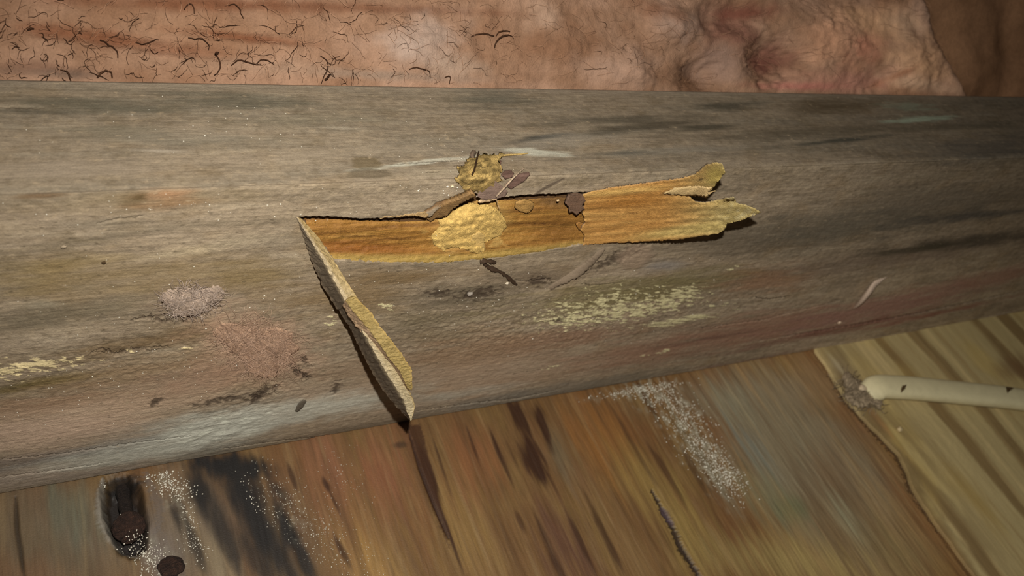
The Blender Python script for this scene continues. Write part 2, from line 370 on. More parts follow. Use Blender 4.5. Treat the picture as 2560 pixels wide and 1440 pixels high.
for pts, wd, a in [([(330, 800), (360, 788), (385, 800), (410, 806), (440, 790), (465, 798), (475, 806), (500, 778), (530, 762), (552, 772)], .0005, .6), ([(230, 882), (262, 872), (290, 884), (340, 874), (380, 880), (400, 868)], .0004, .5), ([(700, 890), (725, 905), (745, 925), (768, 945)], .0006, .7), ([(640, 1000), (680, 985), (700, 960)], .0006, .6)]:
    P.line(pts, wd, A(70, 56, 44), a, d=-.0003, jag=.0012, seed=int(pts[0][0]) % 7)
for pts, wd, a in [([(980, 410), (1060, 404), (1150, 400)], .0002, .6), ([(1135, 414), (1180, 410)], .0002, .7), ([(1065, 430), (1100, 428)], .0002, .6),
                   ([(0, 268), (110, 270)], .0003, .4)]:
    onT(P.line, pts, wd, A(64, 50, 34), a, d=-.0002, jag=.0003)
P.blob(645, 868, 170, 90, 15, A(166, 134, 110), .75, soft=1.0, brk=.4, fx=200, fy=300, seed=4)
P.blob(560, 930, 200, 50, -10, A(142, 112, 90), .6, soft=1.0, brk=.5, fx=200, fy=300, seed=5)
P.blob(470, 745, 120, 50, -8, A(130, 112, 98), .5, soft=1.0, brk=.5, fx=200, fy=300, seed=6)
# black grime
for (cx, cy, rx, ry, ang) in [(762, 940, 20, 9, 25), (740, 930, 30, 8, 40), (650, 985, 45, 10, -25), (560, 1000, 90, 8, -10), (640, 1000, 24, 12, -40), (390, 1005, 20, 14, -30),
                              (760, 900, 16, 8, 50), (840, 970, 20, 12, -60), (1200, 735, 60, 16, -10), (1345, 705, 30, 14, -10), (1100, 735, 40, 10, 0),
                              (1550, 640, 100, 14, -25), (1400, 800, 20, 5, -10)]:
    mm = P.ell(cx, cy, rx, ry, ang, .7, .9, 700, 900, seed=int(cx) % 13)
    P.mix(mm, A(56, 44, 34), .8); P.D -= mm * .0002
# pale polished oval marks beside the gash
P.blob(1590, 640, 52, 32, -20, A(138, 118, 98), .7, soft=.4, brk=.15, seed=3, d=.0003)
P.blob(1660, 665, 70, 18, -6, A(120, 114, 108), .7, soft=.9, brk=.3, seed=4)
# arris: slight step, the side starts a little dirtier
ar = P.line([(-300, 500), (0, 487), (640, 463), (1280, 441), (1900, 418), (2560, 395), (2900, 383)], .00013, A(74, 62, 48), .7, jag=.0001, taper=False)
# the split: sunk, torn wood behind it
sm = P.poly(SPLIT, .00018, jag=.00025)
P.D -= sm * .0030
P.mix(sm, A(74, 48, 20), .9)
P.line([(1060, 532), (1110, 506), (1150, 492), (1190, 480)], .0006, A(108, 78, 44), .8, d=-.0003, jag=.0005)

# geometry of the body
D = P.D.copy()
H2 = HGT
rr = .0009                                    # eased arris
y = np.where(is_top, V - H2, 0.0); z = np.where(is_top, H2, V)
dist = V - H2
er = np.clip(1 - np.abs(dist) / (rr * 1.5), 0, 1) ** 2 * rr * .25
er = er * (1 + .8 * fbm(U, V * 0, 60, 1, 3, 5))
ny = np.where(is_top, 0, -1.0); nz = np.where(is_top, 1.0, 0)
y = y + ny * D + er; z = z + nz * D - er
# foot of the side: eased edge and the wandering bottom line
foot = np.clip(1 - V / (HGT * .16), 0, 1); foot = np.where(is_top, 0, foot)
y = y + foot ** 2 * (.0004 + .0004 * fbm(U, V * 0, 14, 1, 3, 9))
bow = .0004 * np.exp(-((U - .19) / .09) ** 2)
y = y - bow * np.where(is_top, 0, 1) * sst(.9, .0, V / HGT)
bk = sst(.0012, 0, (H2 + WID) - V); z = z - bk * .0006
Pm = np.stack([U, y, z], -1)
back_rows = np.stack([np.stack([XS, np.full_like(XS, WID), np.full_like(XS, zz)], -1) for zz in np.linspace(0, H2 - .002, 5)], 0)
front_bot = np.stack([np.stack([XS, np.full_like(XS, yy), np.zeros_like(XS)], -1) for yy in (WID * .5, WID)], 0)
Pm = np.concatenate([back_rows, Pm, front_bot], 0)
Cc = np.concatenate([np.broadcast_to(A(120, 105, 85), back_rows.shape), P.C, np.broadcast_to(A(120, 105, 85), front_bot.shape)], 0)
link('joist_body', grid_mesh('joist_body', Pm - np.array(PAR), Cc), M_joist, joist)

# ------------------------------------------------------------------ thin pieces: outline in photo points, filled, thickened, with a relief
def densify(pts, step, jit=0.0, closed=True):
    out = []
    n = len(pts)
    for i in range(n if closed else n - 1):
        a = pts[i]; b = pts[(i + 1) % n]; L = math.hypot(b[0] - a[0], b[1] - a[1]); k = max(1, int(L / step))
        for j in range(k):
            t = j / k; q = jit if j else jit * .4
            out.append((a[0] + (b[0] - a[0]) * t + random.uniform(-q, q), a[1] + (b[1] - a[1]) * t + random.uniform(-q, q)))
    return out
def sheet(name, pts, place, thick, mat, colour, parent=None, origin=Vector((0, 0, 0)), step=7, jit=1.5, under=None, normal=Vector((0, -1, 0)), dens=None):
    """pts in photo pixels; place(px,py) -> world point of the front; thick(px,py) -> metres; colour(px,py) arrays -> rgb"""
    b = densify(pts, dens or step * .7, jit)
    xs = [p[0] for p in b]; ys = [p[1] for p in b]
    inner = []
    yy = min(ys)
    while yy < max(ys):
        xx = min(xs)
        while xx < max(xs):
            inner.append((xx + random.uniform(-.3, .3) * step, yy + random.uniform(-.3, .3) * step)); xx += step
        yy += step
    vin = [Vector(p) for p in b + inner]
    e = [(i, (i + 1) % len(b)) for i in range(len(b))]
    vo, eo, fo, ov, oe, of = delaunay_2d_cdt(vin, e, [list(range(len(b)))], 1, 1e-4)
    px = np.array([v.x for v in vo]); py = np.array([v.y for v in vo]); n = len(vo)
    top = [place(v.x, v.y) for v in vo]
    bot = [t - normal * thick(v.x, v.y) for t, v in zip(top, vo)]
    cnt = {}
    for f in fo:
        for i in range(len(f)):
            k = tuple(sorted((f[i], f[(i + 1) % len(f)]))); cnt.setdefault(k, []).append((f[i], f[(i + 1) % len(f)]))
    faces = []
    for f in fo:
        faces.append(tuple(f)); faces.append(tuple(i + n for i in reversed(f)))
    for k, v in cnt.items():
        if len(v) == 1: a_, b_ = v[0]; faces.append((b_, a_, a_ + n, b_ + n))
    C = colour(px, py); Cu = C * .8 if under is None else np.broadcast_to(under, C.shape)
    me = py_mesh(name, [p - origin for p in top + bot], faces, np.concatenate([C, Cu]))
    bm = bmesh.new(); bm.from_mesh(me); bmesh.ops.recalc_face_normals(bm, faces=bm.faces); bm.to_mesh(me); bm.free()
    me.polygons.foreach_set('use_smooth', np.ones(len(me.polygons), bool))
    o = link(name, me, mat, parent); return o
def cmix(C, m, col, a=1.0):
    m = np.clip(m * a, 0, 1)[:, None]; return C * (1 - m) + np.asarray(col) * m
def pe(px, py, cx, cy, rx, ry, ang=0, soft=.8):
    ca, sa = math.cos(math.radians(ang)), math.sin(math.radians(ang)); dx, dy = px - cx, py - cy
    r = np.hypot((dx * ca + dy * sa) / rx, (-dx * sa + dy * ca) / ry); return 1 - sst(1 - soft, 1, r)

# exposed yellow wood inside the split
EXP = [(740, 542), (800, 548), (900, 552), (1000, 556), (1080, 552), (1110, 542), (1150, 512), (1200, 502), (1262, 502), (1340, 497), (1462, 490),
       (1520, 500), (1520, 600), (1460, 612), (1330, 634), (1200, 650), (1100, 657), (950, 657), (828, 652), (785, 600)]
def exp_off(x, y):
    u, v = f_face(x, y)
    g = .5 * float(fbm(np.array([u]), np.array([v]), 60, 900, 4, 90, .6)[0]); h = float(fbm(np.array([u]), np.array([v]), 500, 700, 3, 91)[0])
    tp_ = 547 if x < 1080 else max(492, 547 - (x - 1080) * .5); bt_ = 655 - max(0, x - 1130) * .127
    t = min(1, max(0, (y - tp_) / (bt_ - tp_))); rim = .0024 * (1 - min(1, t * 4.0)) if x > 1000 else .0018 * (1 - min(1, t * 4))
    lowr = .0014 * max(0, (t - .6) / .4)
    return -.0019 - rim * .5 + lowr * 1.25 + .0005 * g + .00018 * h
def exp_col(px, py):
    UV = np.array([f_face(a, b) for a, b in zip(px, py)]); u, v = UV[:, 0], UV[:, 1]
    C = np.tile(A(164, 116, 50), (len(px), 1))
    g = fbm(u, v, 30, 900, 4, 92); C = cmix(C, sst(.0, .6, g), A(108, 68, 22), .7); C = cmix(C, sst(.1, .7, -g), A(190, 146, 72), .6)
    C = cmix(C, pe(px, py, 900, 620, 240, 26, 3), A(140, 84, 26), .75)
    C = cmix(C, pe(px, py, 1390, 575, 90, 60, 0), A(132, 88, 34), .6)
    C = cmix(C, pe(px, py, 1390, 500, 90, 30, 0), A(110, 80, 44), .8)
    C = cmix(C, sst(628, 645, py + (px - 1100) * .02 * (px > 1100) + np.where(px > 1150, (px - 1150) * .085, 0) + 5 * fbm(u, v * 0, 90, 1, 3, 93)), A(176, 146, 76), .85)
    C = cmix(C, pe(px, py, 1180, 560, 130, 74, -25), A(204, 168, 96), .75)
    n = fbm(u, v, 250, 350, 4, 94); C = cmix(C, sst(.1, .4, n) * pe(px, py, 1170, 590, 170, 70, 0), A(214, 178, 104), .8)
    C = cmix(C, pe(px, py, 1240, 545, 34, 30, 0), A(150, 114, 56), .6)
    for cx, cy, rx in [(900, 590, 110), (1000, 596, 60), (1370, 560, 80)]:
        C = cmix(C, pe(px, py, cx, cy, rx, 2.5, -1 + cx % 3), A(84, 48, 14), .8)
    return C * .62
ew = sheet('exposed_wood', EXP, lambda x, y: on_face(x, y, exp_off(x, y)), lambda x, y: .0004, M_fresh, exp_col, joist, PAR, step=3.6, jit=.8)
tag(ew, 'yellow brown fresh wood inside the split')

# right hand splinter: lies over the side, its two ragged fingers lifted off it
FLAP = [(1458, 488), (1480, 479), (1560, 466), (1640, 456), (1700, 448), (1738, 438), (1752, 428), (1766, 414), (1790, 408), (1806, 410), (1814, 430), (1803, 444),
        (1786, 468), (1772, 484), (1767, 496), (1745, 490), (1722, 491), (1738, 504), (1765, 509), (1788, 502), (1812, 498), (1836, 494), (1841, 508), (1866, 514),
        (1884, 520), (1902, 531), (1880, 541), (1858, 550), (1818, 560), (1812, 575), (1796, 584), (1700, 599), (1600, 605), (1530, 608), (1458, 613),
        (1462, 590), (1452, 575), (1464, 556), (1456, 530), (1462, 510)]
def flap_off(x, y):
    t = max(0, min(1, (x - 1458) / 445)); b = .0001 + .0165 * t ** 1.7
    c = (y - (548 - 10 * t)) / 70; b += .0007 * c * c * (.2 + t) - .0003
    u, v = f_face(x, y)
    b += .00028 * float(fbm(np.array([u]), np.array([v]), 60, 800, 4, 95)[0]) + .0003 * t * float(fbm(np.array([u]), np.array([v]), 400, 500, 3, 96)[0])
    if x > 1740 and y < 498: b += .00004 * (x - 1740)
    return b
def flap_col(px, py):
    UV = np.array([f_face(a, b) for a, b in zip(px, py)]); u, v = UV[:, 0], UV[:, 1]
    C = np.tile(A(172, 126, 66), (len(px), 1))
    g = fbm(u, v, 25, 800, 4, 97); C = cmix(C, sst(.0, .6, g), A(132, 88, 36), .6); C = cmix(C, sst(.1, .7, -g), A(190, 150, 86), .5)
    C = cmix(C, pe(px, py, 1590, 500, 130, 24, -3), A(150, 98, 36), .6)
    C = cmix(C, pe(px, py, 1560, 478, 170, 12, -6), A(196, 158, 90), .7)
    C = cmix(C, sst(1640, 1840, px + 30 * g), A(160, 148, 96), .75)
    C = cmix(C, sst(1760, 1900, px) * sst(-.1, .4, fbm(u, v, 300, 500, 4, 98)), A(178, 166, 126), .8)
    C = cmix(C, pe(px, py, 1720, 575, 200, 22, -8), A(178, 158, 96), .7)
    C = cmix(C, pe(px, py, 1790, 440, 40, 40, 0), A(172, 152, 80), .8)
    C = cmix(C, pe(px, py, 1672, 484, 26, 9, -5), A(110, 82, 50), .8)
    C = cmix(C, pe(px, py, 1700, 474, 50, 2.5, -5), A(70, 46, 18), .9)
    C = cmix(C, pe(px, py, 1600, 532, 60, 2.2, -2), A(96, 60, 20), .8)
    C = cmix(C, pe(px, py, 1752, 448, 9, 5, -30), A(40, 26, 12), .95)
    return C * .86
fl = sheet('splinter', FLAP, lambda x, y: on_face(x, y, flap_off(x, y)), lambda x, y: .0005, M_fresh, flap_col, joist, PAR, step=3.8, jit=1.4, under=A(110, 98, 84))
tag(fl, 'yellow splinter folded to the right with two ragged fingers')
# the thin feathered strip at its upper edge
st = sheet('torn_fibre', [(1690, 470), (1740, 466), (1780, 470), (1770, 482), (1790, 478), (1762, 492), (1740, 488), (1720, 490), (1700, 488), (1660, 484)],
           lambda x, y: on_face(x, y, flap_off(x, y) + .0006), lambda x, y: .0003, M_fresh,
           lambda px, py: np.tile(A(176, 150, 104), (len(px), 1)), fl, PAR, step=5, jit=1.5)

# left hand splinter: broken off across the grain and standing out towards the lens
def loft(name, secs, mat, cols, parent, origin, sub=16, wob=.00012):
    """secs: list of rings (lists of world points), interpolated; cols: one colour per ring point"""
    n = len(secs[0]); rings = []
    for i in range(len(secs) - 1):
        for k in range(sub):
            t = k / sub; rings.append([secs[i][j].lerp(secs[i + 1][j], t) for j in range(n)])
    rings.append(secs[-1])
    vs_, cs = [], []; R = 5
    for ri, r in enumerate(rings):
        for j in range(n):
            for k in range(R):
                p = r[j].lerp(r[(j + 1) % n], k / R)
                q = p * 1000; off = Vector((gn(np.array([q.z * 1.3 + j]), np.array([q.y * 1.3 + k]))[0], gn(np.array([q.z * 1.7 + 5]), np.array([q.x * 2 + j * 3]))[0],
                                           gn(np.array([q.y * 1.5 + 9]), np.array([q.x * 2 + k]))[0]))
                vs_.append(p + off * wob - origin)
                c = cols[j](ri / len(rings), k / R) if callable(cols[j]) else cols[j]; cs.append(c)
    M_ = n * R; faces = []
    for i in range(len(rings) - 1):
        for j in range(M_): faces.append((i * M_ + j, i * M_ + (j + 1) % M_, (i + 1) * M_ + (j + 1) % M_, (i + 1) * M_ + j))
    faces.append(tuple(range(M_))); faces.append(tuple(reversed(range((len(rings) - 1) * M_, len(rings) * M_))))
    me = py_mesh(name, vs_, faces, cs, smooth=False)
    bm = bmesh.new(); bm.from_mesh(me); bmesh.ops.recalc_face_normals(bm, faces=bm.faces); bm.to_mesh(me); bm.free()
    return link(name, me, mat, parent)
# (left, ridge, right) photo points and how far they stand out, in mm
LS = [((741, 545), 0.0, (742, 543), .3, (752, 546), .0),
      ((758, 590), .5, (768, 588), 3.0, (800, 600), 2.0),
      ((778, 650), 2.0, (806, 648), 7.0, (836, 655), 6.2),
      ((806, 715), 4.5, (836, 702), 11.0, (864, 700), 10.2),
      ((838, 765), 8.0, (862, 752), 14.5, (892, 742), 13.6),
      ((872, 815), 11.0, (890, 800), 17.0, (925, 795), 16.2),
      ((905, 882), 15.0, (922, 855), 21.0, (950, 848), 20.4),
      ((930, 930), 18.0, (958, 920), 24.5, (984, 908), 24.0),
      ((957, 975), 21.5, (985, 962), 27.0, (1012, 958), 26.6),
      ((985, 1010), 25.0, (1008, 1000), 29.0, (1034, 1000), 28.6),
      ((1008, 1034), 28.0, (1018, 1030), 30.0, (1037, 1018), 29.8),
      ((1026, 1053), 31.0, (1027, 1051), 31.2, (1030, 1048), 31.2)]
secs = []
for a, ha, b_, hb, c, hc in LS:
    L_ = on_face(*a, ha * .00064); Mm = on_face(*b_, hb * .0007); R_ = on_face(*c, hc * .0007)
    inn = (Mm + R_) / 2 + Vector((.0008, .0016, -.0002)) * min(1, hb / 4); secs.append([L_, Mm, R_, inn])
def greyc(t, k):
    r = random.uniform(.85, 1.15); return A(96, 84, 68) * r * (1 - .1 * t) if k > .1 else A(120, 104, 84) * r
def creamc(t, k):
    r = random.uniform(.85, 1.12); b0 = A(160, 142, 112) if k < .35 else A(142, 120, 78)
    return (b0 * (1 - t) + A(160, 146, 116) * t) * r
ls = loft('splinter', secs, M_fresh, [greyc, creamc, lambda t, k: A(150, 128, 84), lambda t, k: A(110, 90, 66)], joist, PAR, wob=.00022)
tag(ls, 'long thin splinter standing out from the left end of the split')
# second layer split off along it
LS2 = [((856, 762), 15.6, (864, 752), 16.6, (884, 738), 16.0),
       ((872, 792), 17.2, (888, 784), 18.4, (925, 778), 17.6),
       ((900, 828), 19.6, (922, 822), 20.6, (948, 812), 20.0),
       ((936, 868), 22.4, (950, 862), 23.6, (972, 842), 23.0),
       ((966, 902), 24.6, (974, 896), 25.6, (1004, 884), 25.0),
       ((992, 936), 26.6, (1000, 928), 27.4, (1029, 922), 27.0),
       ((1010, 966), 28.4, (1014, 960), 29.0, (1031, 950), 28.8),
       ((1018, 977), 29.0, (1022, 974), 29.3, (1031, 975), 29.2)]
secs2 = []
for a, ha, b_, hb, c, hc in LS2:
    L_ = on_face(*a, ha * .00064); Mm = on_face(*b_, hb * .0007); R_ = on_face(*c, hc * .0007)
    secs2.append([L_, Mm, R_, (L_ + R_) / 2 + Vector((0, .0005, 0))])
l2 = loft('splinter_layer', secs2, M_fresh, [lambda t, k: A(152, 126, 98) * random.uniform(.85, 1.15), lambda t, k: A(132, 112, 66) * random.uniform(.85, 1.15), lambda t, k: A(150, 124, 70), A(90, 70, 40)], ls, PAR, wob=.0002)

# ragged lips and chips at the rim of the split, torn curls
def chip(name, pts, off, thick, col, parent=joist, mat=M_fresh, step=4, jit=1.0, var=.2, tilt=None, origin=PAR, fn=on_face, normal=Vector((0, -1, 0))):
    cx = sum(p[0] for p in pts) / len(pts); cy = sum(p[1] for p in pts) / len(pts)
    tx, ty = tilt or (0, 0)
    sd = random.random() * 40
    def pl(x, y): 
        return fn(x, y, off + tx * (x - cx) * 1e-5 + ty * (y - cy) * 1e-5 + .00012 * float(gn(np.array([x / 7 + sd]), np.array([y / 5]))[0]))
    def cf(px, py):
        n = fbm(px, py, .03, .12, 4, sd); return np.clip(np.tile(col, (len(px), 1)) * (1 + var * 1.6 * n)[:, None], 0, 1)
    return sheet(name, pts, pl, lambda x, y: thick, mat, cf, parent, origin, step=step, jit=jit, normal=normal)
chip('torn_edge', [(1070, 536), (1092, 520), (1118, 508), (1150, 498), (1182, 482), (1190, 490), (1165, 503), (1148, 512), (1132, 522), (1118, 540), (1102, 545), (1088, 546), (1076, 556), (1068, 548)],
     .0002, .0014, A(120, 92, 56), tilt=(2, -4))
chip('torn_edge', [(960, 543), (1010, 538), (1060, 530), (1072, 536), (1066, 546), (1040, 540), (1012, 541), (1000, 545), (985, 541), (950, 547)], .0001, .0012, A(150, 122, 82))
chip('torn_edge', [(1422, 490), (1440, 484), (1458, 488), (1464, 502), (1456, 514), (1462, 524), (1450, 530), (1442, 538), (1432, 530), (1424, 532), (1424, 518), (1414, 510)], .0007, .0008, A(88, 66, 50), tilt=(0, 3))
chip('wood_flake', [(1290, 508), (1312, 500), (1328, 504), (1336, 510), (1330, 526), (1318, 534), (1300, 528), (1288, 520)], -.0009, .0005, A(144, 110, 60))
chip('wood_flake', [(1180, 590), (1196, 580), (1212, 588), (1210, 604), (1214, 622), (1200, 634), (1188, 628), (1190, 612), (1178, 604)], -.0007, .0006, A(176, 146, 88))
chip('torn_fibre', [(1196, 505), (1212, 498), (1232, 496), (1242, 498), (1246, 518), (1250, 526), (1246, 512), (1240, 501), (1222, 504), (1200, 508)], .0002, .0004, A(176, 148, 112))
chip('torn_edge', [(1460, 560), (1448, 556), (1440, 562), (1446, 572), (1456, 578), (1462, 572)], -.0006, .0005, A(140, 98, 46))

# ------------------------------------------------------------------ crumbled wood: dust heaped in the split and over the arris
def heap(name, outline, hgt, base_fn, col, label, cat, seed, fn=on_face, nrm=Vector((0, -1, 0)), step=3.2, jit=1.6, mat=M_dust, low=.0001, rough=1.0, fr=(450, 650), group=None, jitter_col=.3, kind=None):
    cx = sum(p[0] for p in outline) / len(outline); cy = sum(p[1] for p in outline) / len(outline)
    P2 = np.array(outline, float)
    def edge(x, y):
        best = 1e9
        for i in range(len(P2)):
            a = P2[i - 1]; b = P2[i]; d = b - a; t = max(0, min(1, ((x - a[0]) * d[0] + (y - a[1]) * d[1]) / (d @ d + 1e-9)))
            best = min(best, math.hypot(x - a[0] - t * d[0], y - a[1] - t * d[1]))
        return best
    R = max(6, max(edge(x, y) for x in np.linspace(P2[:, 0].min(), P2[:, 0].max(), 9) for y in np.linspace(P2[:, 1].min(), P2[:, 1].max(), 9)
            if min(P2[:, 0]) < x < max(P2[:, 0])) * .8)
    def off(x, y):
        u, v = f_face(x, y) if fn is on_face else f_floor(x, y)
        n = float(fbm(np.array([u]), np.array([v]), fr[0], fr[1], 4, seed, .6)[0])
        e = min(1, edge(x, y) / R) ** .6
        return base_fn(x, y) + low + e * hgt * (1 + .45 * rough * n)
    def cf(px, py):
        UV = np.array([f_face(a, b) for a, b in zip(px, py)])
        n = fbm(UV[:, 0], UV[:, 1], 500, 700, 4, seed + 2)
        return np.clip(np.tile(col, (len(px), 1)) * (1 + jitter_col * 1.5 * n)[:, None], 0, 1)
    org = fn(cx, cy, 0)
    o = sheet(name, outline, lambda x, y: fn(x, y, off(x, y)), lambda x, y: max(.0001, off(x, y) - base_fn(x, y) + .0001), mat, cf, None, org, step=step, jit=jit, normal=nrm)
    o.location = org
    if label: tag(o, label, cat, group, kind)
    return o
heap('wood_dust_heap', [(1085, 612), (1078, 590), (1100, 566), (1095, 548), (1120, 540), (1150, 515), (1180, 508), (1215, 512), (1240, 520), (1262, 545), (1268, 566), (1250, 590),
      (1225, 600), (1205, 610), (1212, 628), (1190, 634), (1160, 622), (1130, 618), (1110, 628)], .0009, exp_off, A(186, 154, 90),
     'pale yellow crumbled wood dust heaped inside the open split', 'wood dust', 3, kind='stuff', fr=(350, 450))
ARP = lambda x, y: 0.0
# heap over the arris: lower half on the side, upper half on the top
hp = heap('frass_clump', [(1138, 452), (1150, 436), (1143, 422), (1162, 416), (1172, 398), (1192, 396), (1206, 388), (1238, 390), (1262, 386), (1246, 402), (1256, 424), (1248, 440), (1258, 452), (1240, 458), (1240, 472), (1222, 474), (1206, 488), (1190, 478), (1166, 484), (1158, 468)],
     .0016, lambda x, y: (0 if y > 444 else (444 - y) * -.000105), A(146, 122, 74), 'rounded clump of yellow wood dust on the joist edge above the split', 'wood dust', 8, fr=(520, 700), jitter_col=.6, kind='stuff', jit=3.0, rough=1.5)

# ------------------------------------------------------------------ tube helper
def tube_mesh(paths, rad, n=5, cols=None, flat=1.0, rough=0):
    vs_, fs, cs = [], [], []
    for pi, pth in enumerate(paths):
        r = rad[pi] if isinstance(rad, (list, tuple)) else rad
        base = len(vs_); K = len(pth)
        up = Vector((.3, -.6, .74))
        for i, p in enumerate(pth):
            t = (pth[min(i + 1, K - 1)] - pth[max(i - 1, 0)]).normalized()
            a = t.cross(up).normalized(); b = t.cross(a)
            rr_ = r(i / (K - 1)) if callable(r) else r * (1 - .75 * abs(i / (K - 1) - .4) ** 1.5)
            wb_ = 1 + (rough * random.uniform(-1, 1) if rough else 0)
            for j in range(n):
                an = 2 * math.pi * j / n; w2 = wb_ + (rough * random.uniform(-.6, .6) if rough else 0); vs_.append(p + a * math.cos(an) * rr_ * w2 + b * math.sin(an) * rr_ * flat * w2)
                cs.append(cols[pi] if cols is not None else (0, 0, 0))
        for i in range(K - 1):
            for j in range(n): fs.append((base + i * n + j, base + i * n + (j + 1) % n, base + (i + 1) * n + (j + 1) % n, base + (i + 1) * n + j))
        fs.append(tuple(base + j for j in reversed(range(n)))); fs.append(tuple(base + (K - 1) * n + j for j in range(n)))
    return vs_, fs, cs
def tube_obj(name, paths, rad, col, mat, parent=None, origin=Vector((0, 0, 0)), n=5, flat=1.0, rough=0):
    cols = [col * random.uniform(.75, 1.25) for _ in paths] if not isinstance(col, list) else col
    v, f, c = tube_mesh(paths, rad, n, cols, flat, rough)
    me = py_mesh(name, [p - origin for p in v], f, np.clip(c, 0, 1)); o = link(name, me, mat, parent)
    if parent is None: o.location = origin
    return o
def smooth_path(pts, sub=6):
    out = []
    n = len(pts)
    for i in range(n - 1):
        p0, p1, p2, p3 = pts[max(i - 1, 0)], pts[i], pts[i + 1], pts[min(i + 2, n - 1)]
        for k in range(sub):
            t = k / sub
            out.append(.5 * ((2 * p1) + (p2 - p0) * t + (2 * p0 - 5 * p1 + 4 * p2 - p3) * t * t + (3 * p1 - p0 - 3 * p2 + p3) * t ** 3))
    out.append(pts[-1]); return out

# dark twig in the clump
tw = smooth_path([on_top(1176, 446, .0006), on_top(1186, 425, .0022), on_top(1192, 400, .0028), on_top(1197, 378, .0030)])
o = tube_obj('dark_twig', [tw], .00022, A(54, 36, 20), M_dust, None, tw[0])
tag(o, 'tiny dark stick leaning in the yellow dust clump', 'twig')
cr = smooth_path([on_top(1186, 378, .0015), on_top(1180, 388, .0012), on_top(1183, 396, .001)])
o = tube_obj('bark_crumb', [cr], .0006, A(110, 92, 76), M_dust, None, cr[1]); tag(o, 'grey bark crumb at the upper tip of the dark stick', 'wood crumb')
o = tube_obj('wood_fibre', [smooth_path([on_top(1238, 394, .0002), on_top(1262, 388, .0006), on_top(1295, 386, .0003), on_top(1320, 383, .0003)])], .00022, A(176, 148, 92), M_dust, None, on_top(1262, 388))
tag(o, 'thin yellow wood fibre lying right of the dust clump on top of the joist', 'wood fibre')

# thin brown-grey scraps right of the clump, crossed by pale fibres
def top_or_side(x, y, off=0):
    t = on_top(x, y, off)
    return t if t.y > 0 else on_face(x, y, off)
def scrap(pts, off, col, label, tilt=(0, 0)):
    org = top_or_side(sum(p[0] for p in pts) / len(pts), sum(p[1] for p in pts) / len(pts), 0)
    def f(x, y, o_): return top_or_side(x, y, o_)
    ob = chip('bark_scrap', pts, off, .00018, col, None, M_joist, 4, .8, .18, tilt, org, f, Vector((0, -.7, .7)))
    ob.location = org; tag(ob, label, 'bark scrap'); return ob
scrap([(1192, 492), (1202, 470), (1215, 455), (1235, 450), (1252, 462), (1262, 470), (1270, 480), (1262, 492), (1240, 497), (1212, 500)], .0006, A(112, 92, 80),
      'broad grey brown scrap just below the yellow dust clump')
scrap([(1254, 436), (1262, 426), (1278, 425), (1286, 434), (1280, 444), (1264, 448)], .0004, A(88, 66, 56), 'small round dark scrap right of the dust clump')
scrap([(1262, 462), (1280, 446), (1304, 432), (1322, 430), (1326, 436), (1312, 452), (1292, 464), (1278, 474)], .0005, A(94, 72, 62), 'long dark tapering scrap pointing up to the right')
scrap([(1236, 402), (1244, 398), (1254, 402), (1252, 411), (1242, 412)], .0003, A(92, 68, 56), 'tiny dark scrap at the right shoulder of the dust clump')
o = tube_obj('pale_fibre', [smooth_path([top_or_side(1240, 492, .0009), top_or_side(1262, 468, .0014), top_or_side(1284, 444, .0014), top_or_side(1310, 420, .0006)])], .00022, A(168, 146, 122), M_dust, None, top_or_side(1262, 468))
tag(o, 'pale straight fibre lying across the dark scraps', 'wood fibre')

# grey sliver, dark twig, mud ridge, crumbs, lint on the side
sl = smooth_path([on_face(2132, 772, .0002), on_face(2150, 755, .0012), on_face(2172, 730, .0016), on_face(2190, 708, .0012), on_face(2218, 692, .0010)])
o = tube_obj('wood_sliver', [sl], lambda t: .0001 + .0022 * math.sin(math.pi * min(1, t * 1.05)) ** 1.3, A(150, 132, 116, 1.15), M_joist, None, sl[2], n=8, flat=.45)
tag(o, 'curled grey wood sliver clinging to the right part of the joist side', 'wood sliver')
tp = smooth_path([on_face(1206, 652, .0002), on_face(1222, 668, .0004), on_face(1255, 682, .0004), on_face(1292, 712, .0001)], 9)
o = tube_obj('dark_splinter', [tp, smooth_path([on_face(1200, 654, .0003), on_face(1220, 653, .0006), on_face(1240, 656, .0003)])], .00055, A(52, 38, 26), M_joist, None, tp[1], flat=.5, n=7, rough=.5)
tag(o, 'dark forked splinter stuck just under the lower rim of the split', 'splinter')
mr = smooth_path([on_face(1375, 722, .0), on_face(1400, 704, .0002), on_face(1440, 682, .0003), on_face(1470, 660, .0003), on_face(1492, 640, .0003), on_face(1512, 620, .0)], 12)
o = tube_obj('mud_ridge', [mr], lambda t: .0003 + .0010 * math.sin(math.pi * min(1, t + .02)) ** .6, A(112, 97, 80), M_joist, None, mr[3], n=10, flat=.3, rough=.22)
tag(o, 'narrow pale brown ridge of dried mud slanting below the yellow splinter', 'dried mud')

